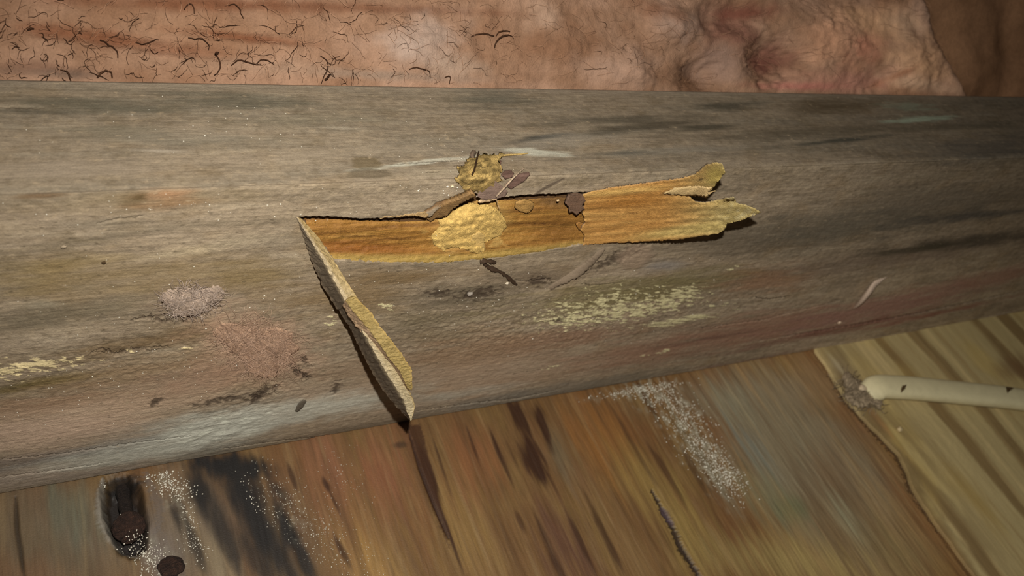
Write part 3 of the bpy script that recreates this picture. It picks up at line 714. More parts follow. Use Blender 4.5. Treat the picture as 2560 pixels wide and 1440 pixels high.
def lump(pt, r, seed, squash=(1, .6, .8), col=A(200, 180, 150), name='crumb', mat=M_dust, parent=None):
    bm = bmesh.new(); bmesh.ops.create_icosphere(bm, subdivisions=2, radius=1)
    for v in bm.verts:
        q = v.co; k = 1 + .45 * gn(np.array([q.x * 2.3 + seed]), np.array([q.y * 2.3 + q.z * 1.7 + seed]))[0]
        v.co = Vector((q.x * squash[0], q.y * squash[1], q.z * squash[2])) * r * k
    me = bpy.data.meshes.new(name); bm.to_mesh(me); bm.free(); me.polygons.foreach_set('use_smooth', np.ones(len(me.polygons), bool))
    set_cols(me, np.tile(col, (len(me.vertices), 1))); o = link(name, me, mat, parent); o.location = pt; return o
CR = [(1268, 708, 'white crumb beside the tip of the dark forked splinter', A(220, 205, 180), 5), (1131, 466, 'cream crumb left of the yellow dust clump', A(224, 206, 170), 4.2),
      (1098, 806, None, None, 0), (1175, 735, 'grey round crumb under the middle of the split', A(150, 140, 128), 8), (950, 771, None, None, 0),
      (2098, 806, 'pale crumb low on the joist side left of the cable', A(200, 176, 150, 1.4), 5), (1395, 501, 'cream crumb lodged on the dark upper rim of the split', A(210, 180, 140), 4),
      (440, 655, None, None, 0), (337, 690, None, None, 0), (1840, 127, None, None, 0), (58, 132, None, None, 0)]
for i, (x, y, lb, c, r) in enumerate(CR):
    if not lb: continue
    k = (on_face(x, y) - CAM).length / FPX
    o = lump(on_face(x, y, r * k * .4) if y > 460 else on_top(x, y, r * k * .4), r * k, i * 3.1, col=c); tag(o, lb, 'crumb')
o = lump(on_face(160, 617, .0004), .00035, 4.4, (1.6, .5, 1.0), A(150, 134, 112)); tag(o, 'small grey crumb with a dark side on the left part of the joist', 'crumb')
o = lump(on_face(259, 657, .0003), .0003, 6.4, (1.3, .5, 1.2), A(70, 54, 36)); tag(o, 'small dark seed like crumb on the left part of the joist', 'crumb')
# flat dark scale low at the foot
ob = chip('leaf_scale', [(738, 1028), (746, 1010), (760, 1000), (766, 1004), (756, 1020), (744, 1030)], .0005, .0002, A(86, 78, 66), None, M_joist, 4, .6, .1, None, on_face(750, 1015))
ob.location = on_face(750, 1015); tag(ob, 'dark leaf shaped scale on the blue white foot of the joist', 'scale')

# lint and wool tufts on the side
def tuft(name, cx, cy, rx, ry, ang, nfib, ln, col, label, base_col, hgt, mat=M_wool, fn=on_face, cat='tuft', rad=.00006):
    ca, sa = math.cos(math.radians(ang)), math.sin(math.radians(ang))
    out = []
    for k in range(26):
        t = 2 * math.pi * k / 26; r = 1 + .22 * math.sin(3 * t + cx) + random.uniform(-.12, .12)
        x, y = rx * r * math.cos(t), ry * r * math.sin(t); out.append((cx + x * ca - y * sa, cy + x * sa + y * ca))
    root = empty(name, fn(cx, cy, 0)); org = fn(cx, cy, 0)
    b = heap('lint_pad', out, hgt, lambda x, y: 0.0, base_col, None, None, cx % 31, fn=fn, mat=mat, step=6, jit=3, fr=(250, 350), rough=1.4, jitter_col=.2, nrm=Vector((0, -1, 0)) if fn is on_face else Vector((0, 0, 1)))
    b.location = (0, 0, 0); b.parent = root
    paths = []
    for _ in range(nfib):
        a = random.uniform(0, 2 * math.pi); r = math.sqrt(random.random()) * 1.05
        x = cx + (rx * r * math.cos(a)) * ca - (ry * r * math.sin(a)) * sa; y = cy + (rx * r * math.cos(a)) * sa + ry * r * math.sin(a) * ca
        th = random.uniform(0, 2 * math.pi); q = []; h0 = hgt * (1.05 - .8 * r * r)
        for s_ in range(6):
            q.append(fn(x, y, max(.0001, h0 + .0005 * math.sin(s_ / 5 * math.pi)))); th += random.uniform(-.9, .9); x += math.cos(th) * ln / 5; y += math.sin(th) * ln / 5
        paths.append(q)
    fb = tube_obj('fibres', paths, rad, col, mat, root, org, n=3); tag(fb, kind='stuff'); fb.location = (0, 0, 0)
    tag(root, label, cat); return root
tuft('lint_tuft', 480, 752, 76, 36, -8, 260, 34, A(166, 148, 134), 'grey mauve lint tuft stuck on the left part of the joist side', A(146, 128, 112), .0005, rad=.00004)
tuft('insulation_tuft', 645, 868, 96, 56, 18, 520, 60, A(176, 146, 124), 'pink insulation tuft stuck low on the left part of the joist side', A(150, 122, 100), .0003, rad=.00003)

# ------------------------------------------------------------------ insulation behind
ux = xs_along(760, -700, 3300); ux = ux[(ux > -.3) & (ux < 1.2)]
vq = np.linspace(0, .16, 300)
U2, V2 = np.meshgrid(ux, vq)
I = Paint(U2, V2, f_ins, A(150, 112, 84))
n = fbm(U2, V2, 60, 90, 5, 101); I.mix(sst(-.2, .6, n), A(176, 136, 108), .6); I.mix(sst(.0, .7, -n), A(126, 84, 54), .55)
for (cx, cy, rx, ry, ang, c, a) in [
    (450, 70, 300, 50, 4, A(158, 116, 84), .6), (300, 100, 330, 26, 8, A(128, 74, 42), .8), (620, 95, 220, 14, 6, A(120, 66, 34), .75), (520, 10, 420, 24, 2, A(122, 72, 42), .85),
    (900, 20, 500, 16, 2, A(118, 74, 48), .7), (100, 170, 200, 22, 3, A(112, 76, 56), .6), (150, 185, 150, 14, 3, A(104, 84, 70), .7), (1040, 110, 130, 80, -20, A(178, 152, 134), .85),
    (1140, 170, 110, 40, 10, A(172, 146, 124), .7), (700, 170, 300, 26, 3, A(160, 128, 102), .6), (980, 190, 240, 14, 3, A(150, 126, 106), .7), (1260, 130, 60, 90, 0, A(158, 118, 88), .5),
    (1360, 40, 60, 50, 0, A(184, 150, 124), .7), (1300, 190, 200, 20, 4, A(150, 110, 80), .5), (1550, 170, 120, 60, 0, A(176, 140, 116), .7), (1450, 30, 160, 24, 0, A(140, 100, 70), .5),
    (1690, 60, 80, 50, 20, A(170, 140, 122), .7), (1640, 25, 80, 30, 20, A(128, 80, 50), .7), (1830, 70, 90, 80, 0, A(128, 82, 66), .8), (1730, 190, 70, 50, 10, A(112, 78, 52), .8), (1810, 160, 80, 60, 0, A(150, 120, 104), .7),
    (1940, 150, 70, 60, 10, A(112, 62, 52), .8), (1880, 30, 90, 30, 0, A(120, 64, 48), .8), (2080, 110, 80, 100, 20, A(206, 150, 112), .8), (2200, 60, 110, 60, 10, A(206, 156, 112), .8), (2130, 200, 150, 40, 0, A(190, 128, 106), .7),
    (2160, 120, 60, 60, 50, A(190, 122, 92), .7), (2300, 160, 90, 70, 0, A(210, 160, 116), .8), (2240, 190, 80, 10, -30, A(150, 96, 64), .7), (2300, 210, 90, 20, 10, A(200, 160, 126), .8), (2000, 215, 120, 14, 0, A(190, 110, 96), .7),
    (2270, 60, 60, 50, 30, A(180, 146, 116), .6), (2320, 30, 50, 30, 60, A(150, 120, 100), .6)]:
    I.blob(cx, cy, rx, ry, ang, c * .95, a, soft=1.0, brk=.45, fx=140, fy=200, seed=int(cx + cy) % 19)
nn = fbm(U2, V2, 95, 110, 5, 103, .5); n4 = fbm(U2, V2, 35, 40, 3, 104)
rgt = sst(.03, .14, U2)
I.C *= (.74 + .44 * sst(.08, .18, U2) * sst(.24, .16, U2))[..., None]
I.D += (.0005 + .0001 * rgt) * np.sqrt(nn * nn + .02) * -1.6 + .0022 * n4 + .0003 * fbm(U2, V2, 500, 500, 3, 105)
for (cx, cy, rx, ry, ang, d) in [(1940, 150, 80, 70, 10, -.006), (1760, 190, 70, 60, 0, -.004), (1690, 60, 80, 60, 0, .003), (1560, 180, 90, 60, 0, .002), (2080, 90, 90, 80, 0, .003), (2300, 150, 90, 80, 0, .002), (1830, 40, 90, 50, 0, -.003),
                                 (1050, 120, 130, 80, 0, .002), (300, 105, 330, 18, 8, -.0012), (640, 96, 240, 12, 5, -.0010), (2200, 190, 60, 40, -40, -.002)]:
    I.D += I.ell(cx, cy, rx, ry, ang, 1.0, .2) * d
# the near batt ends along a slanting edge at the right; beyond it the next one, further back
e0, e1 = f_ins(2330, 10), f_ins(2420, 232)
sd = (U2 - e1[0]) - (e0[0] - e1[0]) / (e0[1] - e1[1]) * (V2 - e1[1]) + .004 * fbm(U2, V2, 60, 60, 3, 106)
I.D -= sst(-.006, .016, sd) * .020
low = sst(.0065, .0, V2); I.D -= low * np.maximum(I.D, 0)
D2 = I.D; I.C = desat(I.C, .12)
base = np.array(INS_O)[None, None] + V2[..., None] * np.array(INS_D) + D2[..., None] * np.array(INS_N); base[..., 0] = U2
base[..., 1] = np.maximum(base[..., 1], WID + .0004)
batt = empty('insulation_batt', (0, WID + .02, 0)); BO = Vector((0, WID + .02, 0))
tag(batt, 'pink and tan glass wool insulation batt pressed against the back of the joist', 'insulation')
keep = ux < e1[0] + .05
top_row = base[-1:, keep] + np.array([0, .05, 0]); low_row = base[:1, keep].copy(); low_row[..., 2] = .0005; low_row2 = top_row.copy(); low_row2[..., 2] = .0005
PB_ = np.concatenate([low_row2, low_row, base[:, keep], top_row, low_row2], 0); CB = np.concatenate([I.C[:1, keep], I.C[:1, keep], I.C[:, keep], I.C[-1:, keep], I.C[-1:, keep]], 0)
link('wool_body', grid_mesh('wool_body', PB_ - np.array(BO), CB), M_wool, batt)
# second batt, further back
ux3 = np.linspace(e0[0] - .12, e1[0] + .9, 300); U3, V3 = np.meshgrid(ux3, np.linspace(0, .2, 130))
C3 = np.empty(U3.shape + (3,)); C3[:] = A(140, 104, 76)
n = fbm(U3, V3, 40, 60, 4, 111); m_ = sst(-.2, .6, n)[..., None]; C3 = C3 * (1 - m_ * .5) + A(104, 74, 50) * m_ * .5
D3 = -.014 + .004 * fbm(U3, V3, 40, 40, 4, 112)
B3 = np.array(INS_O) + V3[..., None] * np.array(INS_D) + D3[..., None] * np.array(INS_N); B3[..., 0] = U3; B3[..., 1] = np.maximum(B3[..., 1], WID + .0004)
t3 = B3[-1:] + np.array([0, .05, 0]); l3 = B3[:1].copy(); l3[..., 2] = .0005; k3 = t3.copy(); k3[..., 2] = .0005
o3 = link('insulation_batt', grid_mesh('insulation_batt', np.concatenate([k3, l3, B3, t3, k3], 0), np.concatenate([C3[:1], C3[:1], C3, C3[-1:], C3[-1:]], 0)), M_wool)
tag(o3, 'dark brown insulation batt in the far upper right corner behind the pink one', 'insulation')

def ins_pt(x, y, off):
    p = on_ins(x, y); q = (p - INS_O).dot(INS_D)
    i = int(np.clip(np.searchsorted(ux, p.x), 0, len(ux) - 1)); j = int(np.clip(q / .16 * 299, 0, 299))
    r = p + INS_N * (D2[j, i] + off); r.y = max(r.y, WID + .0008); return r
hairs, hr = [], []
def hair(x, y, ln, th, cv, r, off=.0003):
    q = []
    for k in range(9):
        q.append(ins_pt(x, y, off + .0006 * math.sin(k / 8 * math.pi))); th += cv / 8 + random.gauss(0, .38); x += math.cos(th) * ln / 8; y += math.sin(th) * ln / 8
        if y > 205 + x * .012: break
    if len(q) > 3: hairs.append(q); hr.append(r)
for _ in range(210):
    z_ = random.random()
    if z_ < .6: x = random.uniform(-40, 900); y = random.gauss(115 + x * .03, 48)
    elif z_ < .82: x = random.uniform(0, 1300); y = random.uniform(5, 195)
    else: x = random.uniform(900, 1750); y = random.uniform(20, 205)
    hair(x, min(195, max(-30, y)), random.uniform(14, 60), random.uniform(0, 6.28), random.uniform(-1.2, 1.2), random.choice([.00003, .00004, .00005, .00008]) * (1 if x < 950 else .85))
for x, y, ln, th, cv, r in [(243, 195, 115, -1.5, 2.6, .00026), (250, 100, 70, .2, 1.6, .0002), (536, 138, 60, .4, 1.4, .0002), (575, 165, 80, -.3, -1.0, .00018), (470, 95, 70, 0, 1.2, .00018),
                            (1235, 120, 70, -1.4, 2.0, .0003), (1235, 90, 60, -2.6, -.8, .00022), (1240, 90, 40, -.9, 1.4, .00024), (1015, 175, 70, -.6, 1.8, .00018), (800, 140, 80, .1, 2.2, .00018), (150, 175, 70, -.7, 1.6, .0002),
                            (570, 15, 60, -.5, 2.4, .00016), (460, 25, 50, -.9, 2.4, .00016), (340, 105, 60, .1, -.6, .00018), (640, 160, 50, -.8, 1.0, .00016), (1110, 195, 30, -1.2, .8, .0002), (810, 200, 20, -.8, .4, .00035), (70, 75, 16, -1.4, .3, .0003), (538, 135, 8, .4, .4, .00045)]:
    hair(x, y, ln, th, cv, r * .75, .0005)
hb_ = tube_obj('dark_fibres', hairs, hr, A(62, 40, 26), M_dust, batt, BO, n=4); hb_.location = (0, 0, 0); tag(hb_, 'dark curly fibres on the wool', kind='stuff')
# pale glass fibres
paths = []
for _ in range(650):
    x = random.uniform(-60, 2400); y = random.uniform(-30, 215); th = random.uniform(0, 6.28); q = []; ln = random.uniform(15, 60)
    for k in range(5):
        if y > 200 + x * .012: break
        q.append(ins_pt(x, y, .0003 + .0012 * math.sin(k / 4 * math.pi))); th += random.uniform(-.6, .6); x += math.cos(th) * ln / 4; y += math.sin(th) * ln / 4
    if len(q) > 3: paths.append(q)
gf = tube_obj('glass_fibres', paths, .000035, A(160, 122, 96), M_wool, batt, BO, n=3); gf.location = (0, 0, 0); tag(gf, 'fine pale fibres on the wool', kind='stuff')

# ------------------------------------------------------------------ plywood underneath
SPL = [(2040, 878), (2075, 935), (2118, 1002), (2186, 1075), (2245, 1135), (2268, 1177), (2283, 1226), (2350, 1325), (2419, 1420), (2520, 1560), (2600, 1680)]
fx0 = np.linspace(-.14, .20, 1150); fx1 = np.linspace(.20, .42, 250)[1:]
FX = np.concatenate([[-.6], fx0, fx1, [1.2]]); FY = np.concatenate([np.linspace(-.12, .006, 560), np.linspace(.006, .3, 8)[1:]]); FY = np.concatenate([[-.4], FY])
U4, V4 = np.meshgrid(FX, FY)
F = Paint(U4, V4, f_floor, A(136, 98, 52))
g1 = fbm(U4, V4, 180, 14, 4, 121); g2 = fbm(U4, V4, 420, 22, 4, 122); g3 = fbm(U4, V4, 70, 40, 4, 123); g4 = fbm(U4, V4, 900, 70, 3, 124)
F.mix(sst(.0, .6, g3), A(150, 118, 60), .5); F.mix(sst(.0, .7, -g3), A(136, 84, 44), .5)
def fb(cx, cy, rx, ry, ang, c, a, soft=1.0, brk=.6, fx=400, fy=40, seed=None, d=0):
    return F.blob(cx, cy, rx, ry, ang, c, a, soft=soft, brk=brk, fx=fx, fy=fy, seed=(int(cx + cy) % 21) if seed is None else seed, d=d)
K = 1.25
for (cx, cy, rx, ry, ang, c, a) in [(150, 1340, 330, 170, 0, A(120, 106, 84, K), .9), (480, 1320, 170, 190, 0, A(112, 100, 84, K), .8), (700, 1330, 200, 160, 60, A(84, 74, 62, K), .55),
                                    (1980, 1120, 340, 190, 50, A(126, 118, 94, K), 1.0), (2120, 1180, 160, 120, 50, A(122, 108, 84, K), .9), (2150, 1350, 260, 200, 50, A(134, 116, 80, K), .8), (1900, 980, 260, 60, -5, A(132, 116, 90, K), .7)]:
    F.blob(cx, cy, rx, ry, ang, c, a, soft=1.0, brk=.2, fx=100, fy=60, seed=3)
for (cx, cy, rx, ry, ang, c, a) in [
    (60, 1330, 200, 120, 80, A(118, 98, 70, K), .95), (180, 1280, 130, 80, 60, A(104, 104, 84, K), .85), (60, 1430, 160, 60, 0, A(128, 92, 58, K), .7), (180, 1400, 120, 50, 40, A(104, 88, 62, K), .6),
    (470, 1280, 160, 70, 70, A(132, 112, 88, K), .9), (560, 1420, 140, 70, 60, A(140, 122, 92, K), .9), (400, 1380, 140, 60, 60, A(124, 112, 104, K), .8),
    (820, 1170, 220, 60, 75, A(146, 96, 62, K), .85), (960, 1180, 160, 90, 75, A(142, 88, 54, K), .85), (900, 1330, 180, 90, 70, A(140, 100, 52, K), .8), (940, 1420, 160, 60, 60, A(166, 126, 62, K), .8),
    (1150, 1330, 200, 110, 72, A(150, 116, 58, K), .75), (1180, 1150, 120, 90, 70, A(148, 94, 50, K), .7), (1500, 1080, 180, 90, 60, A(156, 104, 42, K), .85), (1600, 1200, 140, 50, 60, A(160, 128, 62, K), .7),
    (1450, 1200, 120, 40, 65, A(128, 92, 58, K), .6), (1700, 1300, 200, 70, 58, A(160, 132, 66, K), .85), (1420, 1370, 170, 70, 62, A(96, 60, 44, K), .85), (1600, 1410, 120, 50, 60, A(140, 108, 62, K), .7),
    (1960, 1080, 230, 130, 52, A(126, 112, 84, K), .95), (2050, 950, 140, 50, 40, A(140, 110, 70, K), .8), (1830, 1000, 90, 70, 50, A(132, 126, 100, K), .8), (1880, 1120, 150, 34, 50, A(116, 120, 108, K), .7), (2080, 1180, 120, 60, 55, A(120, 96, 66, K), .7),
    (1950, 1260, 160, 60, 45, A(118, 112, 80, K), .8), (1980, 1270, 50, 40, 20, A(92, 100, 66, K), .6), (2130, 1300, 120, 30, 50, A(138, 134, 104, K), .7), (1950, 1400, 260, 80, 10, A(156, 134, 76, K), .85), (2250, 1390, 130, 80, 45, A(128, 108, 66, K), .8),
    (1770, 1160, 150, 30, 58, A(128, 118, 92, K), .8), (1400, 1130, 100, 36, 70, A(118, 104, 76, K), .7)]:
    fb(cx, cy, rx, ry, ang, c, a)
# grain tone
F.mix(sst(.1, .7, g1), A(100, 66, 34), .38); F.mix(sst(.1, .7, -g1), A(176, 140, 84), .28); F.mix(sst(.15, .7, g2), A(90, 60, 32), .25); F.mix(sst(.2, .7, -g2), A(182, 152, 100), .25); F.mix(sst(.2, .7, g4), A(90, 64, 36), .25)
# black mould by the nails, dark streaks
BLK = A(34, 30, 28)
for (cx, cy, rx, ry, ang, a) in [(555, 1160, 120, 50, 5, 1), (620, 1170, 70, 40, 10, 1),  (610, 1220, 130, 60, 50, 1), (640, 1310, 150, 60, 60, .8), (690, 1380, 150, 46, 62, .85), (500, 1250, 110, 20, 66, .9), (500, 1230, 40, 70, -25, .9), (560, 1330, 150, 30, 66, .85), (640, 1300, 150, 34, 62, .8), (720, 1330, 110, 26, 64, .95), (480, 1340, 120, 20, 68, .8),
                                 (760, 1400, 100, 26, 66, .9), (640, 1400, 110, 24, 66, .7), (700, 1230, 60, 20, 50, .7), (440, 1290, 60, 14, 70, .8), (1000, 1110, 30, 12, -5, .6)]:
    fb(cx, cy, rx, ry, ang, BLK, a, soft=.8, brk=.45, fx=320, fy=90)
BR = A(66, 34, 14)
for (cx, cy, rx, ry, ang, a) in [(1075, 1190, 110, 15, 72, .95), (1115, 1310, 110, 7, 70, .95), (1095, 1130, 100, 6, 72, .7), (1180, 1100, 60, 5, 70, .7), (1240, 1110, 70, 6, 70, .8), (1255, 1140, 70, 7, 68, .7), (1335, 1150, 90, 34, 58, .95),
                                 (1300, 1040, 70, 22, 60, .9), (1360, 1060, 80, 16, 72, .9), (1620, 1000, 70, 8, 60, .5), (1400, 1420, 120, 12, 62, .8), (1360, 1330, 90, 8, 66, .7), (1450, 1350, 80, 9, 66, .7),
                                 (1510, 1330, 120, 10, 64, .7), (1590, 1120, 120, 8, 60, .5), (1680, 1200, 120, 8, 58, .6), (1740, 1180, 100, 8, 62, .6), (820, 1210, 26, 10, 62, .8), (835, 1250, 60, 6, 66, .8), (855, 1375, 60, 10, 64, .8), (730, 1190, 40, 8, 70, .7),
                                 (1300, 1300, 40, 10, 66, .6)]:
    fb(cx, cy, rx, ry, ang, BR, a, soft=.6, brk=.5, fx=500, fy=60)
F.line([(1632, 1225), (1655, 1268), (1685, 1320), (1705, 1370), (1745, 1430), (1780, 1500)], .0009, A(44, 26, 26), .9, d=-.0006, jag=.0006)
F.line([(1655, 1268), (1685, 1310)], .0012, A(96, 76, 90), .6, jag=.0006)
F.mix(F.poly([(1018, 1060), (1052, 1060), (1075, 1150), (1092, 1230), (1108, 1300), (1125, 1370), (1090, 1290), (1058, 1200)], .0005, .0006), A(78, 44, 18), .85)
F.line([(1020, 1070), (1050, 1170), (1085, 1260), (1122, 1345)], .0004, A(60, 30, 10), .9, d=-.0004)
F.line([(38, 1240), (42, 1320), (60, 1440)], .0005, A(60, 46, 30), .8, d=-.0004)
# white crust band
for (cx, cy, rx, ry, ang, a) in [(1640, 990, 170, 60, 36, .6), (1720, 1070, 160, 60, 55, .65), (1790, 1170, 130, 50, 55, .55), (1600, 975, 150, 20, -8, .6), (430, 1230, 90, 40, 60, .35), (400, 1390, 90, 44, 40, .5), (740, 1300, 100, 34, 60, .2)]:
    mm = F.ell(cx, cy, rx, ry, ang, 1.0, .5, 300, 200, seed=4); F.mix(mm * sst(-.1, .4, fbm(U4, V4, 500, 260, 4, 131)), A(178, 170, 144), a); F.D += mm * .0002 * fbm(U4, V4, 700, 500, 3, 132)
# hollow round the big nail with its pale rim
mm = F.ell(312, 1278, 112, 58, 78, .4, .25, 200, 100); F.D -= mm * .0055; F.mix(mm, A(34, 26, 24), .97); F.mix(F.ell(310, 1205, 60, 26, 0, .7, .3), A(24, 20, 18), .95)
F.line([(256, 1195), (248, 1250), (256, 1300), (280, 1345), (312, 1372), (340, 1385)], .0010, A(170, 164, 152), .6, d=.0003, jag=.0004)
F.line([(360, 1180), (400, 1260), (395, 1330)], .0010, A(120, 112, 108), .4, jag=.001)
# dark soft edge where the sheet has split from the board at the right
F.line(SPL[1:8], .0014, A(76, 52, 30), .9, d=-.0008, jag=.0016)
F.line(SPL, .0010, A(110, 84, 50), .6, d=-.0003, jag=.0012, taper=False)
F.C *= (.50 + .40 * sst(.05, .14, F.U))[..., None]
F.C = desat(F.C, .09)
fl_z = F.D + .00010 * g2 + .00006 * g4
beam_u = (V4 > .002); fl_z = np.where(beam_u, np.minimum(fl_z, 0), fl_z)
FP = np.stack([U4, V4, fl_z - .0004], -1)
skirt = FP[:1].copy(); skirt[..., 2] = -.012; skirt2 = FP[-1:].copy(); skirt2[..., 2] = -.012
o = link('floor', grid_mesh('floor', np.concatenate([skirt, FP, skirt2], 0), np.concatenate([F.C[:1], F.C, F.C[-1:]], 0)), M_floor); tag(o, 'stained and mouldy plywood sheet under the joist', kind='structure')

# right hand pine board: a thin face ply with torn left edge
L_ = np.array([f_floor(*p) for p in SPL]); L_ = np.concatenate([[f_floor(2025, 840)], [f_floor(1960, 700)], L_])
L_ = L_[np.argsort(L_[:, 1])]
yy = np.linspace(-.125, .012, 420); tt = np.linspace(0, 1, 420) ** 1.1
x0 = np.interp(yy, L_[:, 1], L_[:, 0]) + .0006 * fbm(yy, yy * 0, 120, 1, 4, 141)
U5 = x0[:, None] + tt[None] * (.62 - x0[:, None]); V5 = np.repeat(yy[:, None], 420, 1)
U5[:, 1] = U5[:, 0] + .0001; U5[:, 2] = U5[:, 0] + .00022; U5[:, 3] = U5[:, 0] + .0004
W = Paint(U5, V5, f_floor, A(176, 156, 104, 1.1))
wv = U5 + .0022 * fbm(U5, V5, 20, 18, 3, 142) + .10 * V5 * np.exp(-((V5 + .05) / .05) ** 2) * .15
s1 = fbm(wv, V5, 105, 3.0, 2, 143); s2 = fbm(wv, V5, 230, 5, 3, 144)
W.mix(sst(.05, .40, s1), A(116, 88, 46, 1.1), .75); W.mix(sst(.15, .6, s2), A(140, 110, 62, 1.2), .45); W.mix(sst(.1, .6, -s2), A(192, 168, 112, 1.4), .4)
W.mix(sst(-.0, .5, fbm(U5, V5, 30, 20, 3, 145)), A(176, 150, 78, 1.3), .5)
def wb(cx, cy, rx, ry, ang, c, a): W.blob(cx, cy, rx, ry, ang, c, a, fx=300, fy=40, seed=int(cx) % 9)
wb(2110, 930, 60, 30, 50, A(160, 146, 116, 1.3), .7); wb(2190, 1050, 70, 14, 52, A(168, 116, 66, 1.2), .7); wb(2160, 1000, 50, 20, 40, A(138, 118, 90), .6); wb(2420, 1230, 160, 26, 50, A(150, 122, 56, 1.2), .6)
wb(2540, 920, 60, 40, 0, A(120, 84, 50), .6)
W.mix(sst(.06, .0, tt)[None, :].repeat(420, 0) * sst(-.6, .2, fbm(U5, V5, 160, 40, 4, 149)), A(132, 108, 66, .9), .85)
zt = .0004 + .00007 * fbm(U5, V5, 700, 40, 3, 146); zt[:, 0] = -.0009; zt[:, 1] = .0003
W.C = desat(W.C, .10)
BP = np.stack([U5, V5, zt], -1)
sk = BP[:, -1:].copy(); sk[..., 2] = -.001
fsk = BP[:1].copy(); fsk[..., 2] = -.001
BP = np.concatenate([fsk, BP], 0)
o = link('pine_board', grid_mesh('pine_board', BP, np.concatenate([W.C[:1], W.C], 0)), M_pine); tag(o, 'pale striped pine board at lower right under the white cable', 'board')

# ------------------------------------------------------------------ cable
Mc = material('cable_sheath', base=None, rough=.45, spec=.4, grain=(300, 300, 300), grain_amt=.06, fine=1500, fine_amt=.04, bump=.08, bumpd=.0002)
cp = [on_floor(2168, 985, .0012), on_floor(2196, 968, .0030), on_floor(2240, 968, .0036), on_floor(2300, 972, .0038), (on_floor(2380, 980, .0038)), on_floor(2460, 988, .0038), on_floor(2540, 997, .0038), on_floor(2680, 1020, .0038), on_floor(2900, 1060, .0038)]
cpth = smooth_path(cp, 14)
vs_, fs, cs = [], [], []; n = 20
cst = A(186, 176, 140, 1.25)
for i, p in enumerate(cpth):
    t = (cpth[min(i + 1, len(cpth) - 1)] - cpth[max(i - 1, 0)]).normalized(); side = t.cross(Vector((0, 0, 1))).normalized(); up = side.cross(t)
    sc = min(1, .72 + i * .03)
    for j in range(n):
        a = 2 * math.pi * j / n; ca, sa = math.cos(a), math.sin(a)
        q = p + side * (abs(ca) ** .75 * math.copysign(1, ca)) * .0047 * sc + up * (abs(sa) ** .8 * math.copysign(1, sa)) * .0026 * sc
        vs_.append(q); cs.append(cst * (1 + .05 * gn(np.array([q.x * 300]), np.array([q.y * 300 + j]))[0]))
for i in range(len(cpth) - 1):
    for j in range(n): fs.append((i * n + j, i * n + (j + 1) % n, (i + 1) * n + (j + 1) % n, (i + 1) * n + j))
fs.append(tuple(range(n))[::-1]); fs.append(tuple((len(cpth) - 1) * n + j for j in range(n)))
org = Vector((cpth[20].x, cpth[20].y, .0009))
cab = empty('electric_cable', org)
tag(cab, 'flat off white electrical cable running out of frame at the right', 'cable')
link('cable_sheath', py_mesh('cable_sheath', [v - org for v in vs_], fs, cs), Mc, cab)
def cab_scuff(x, y, pts, name='scuff'):
    def pl(px, py, off):
        # on the rounded upper side of the sheath
        d = ray(px, py)
        best = None
        h = hit(px, py, Vector((0, 0, .0063)), Vector((0, 0, 1)))
        cen = min(cpth, key=lambda q: (q - h).length_squared); t = (cpth[min(cpth.index(cen) + 1, len(cpth) - 1)] - cen).normalized()
        side = t.cross(Vector((0, 0, 1))).normalized(); k = max(-.98, min(.98, (h - cen).dot(side) / .0047))
        h.z = cen.z + .0026 * (1 - abs(k) ** 2.6) ** .5 + .00012 + off * 0; return h
    ob = chip(name, pts, 0, .00025, A(88, 68, 42), cab, M_dust, 3, .5, .2, None, org, pl, Vector((0, 0, 1)))
    tag(ob, 'dark brown scuff mark')
cab_scuff(2260, 972, [(2256, 964), (2266, 962), (2264, 972), (2256, 978), (2254, 972)])
cab_scuff(2522, 975, [(2516, 966), (2530, 966), (2536, 970), (2524, 978), (2518, 984), (2516, 976)])

# grey lint at the cable's buried end
lr = tuft('dust_clump', 2152, 982, 56, 28, 38, 90, 34, A(160, 142, 116), 'grey brown dust clump at the buried end of the white cable', A(160, 142, 116, 1.1), .0018, M_dust, lambda x, y, o_=0: on_floor(x, y, .0009 + o_), 'dust clump', .00012)
lb = lump(on_floor(2157, 970, .0026), .0016, 2.2, (1.2, .8, .6), A(200, 180, 150, 1.2), 'plaster_crumb'); tag(lb, 'pale crumb sitting on the dust beside the cable end', 'crumb')
lb = lump(on_floor(2250, 1073, .0012), .0009, 5.2, (1, 1, .8), A(190, 170, 130, 1.3), 'wood_crumb'); tag(lb, 'small pale crumb on the pine board below the cable', 'crumb')

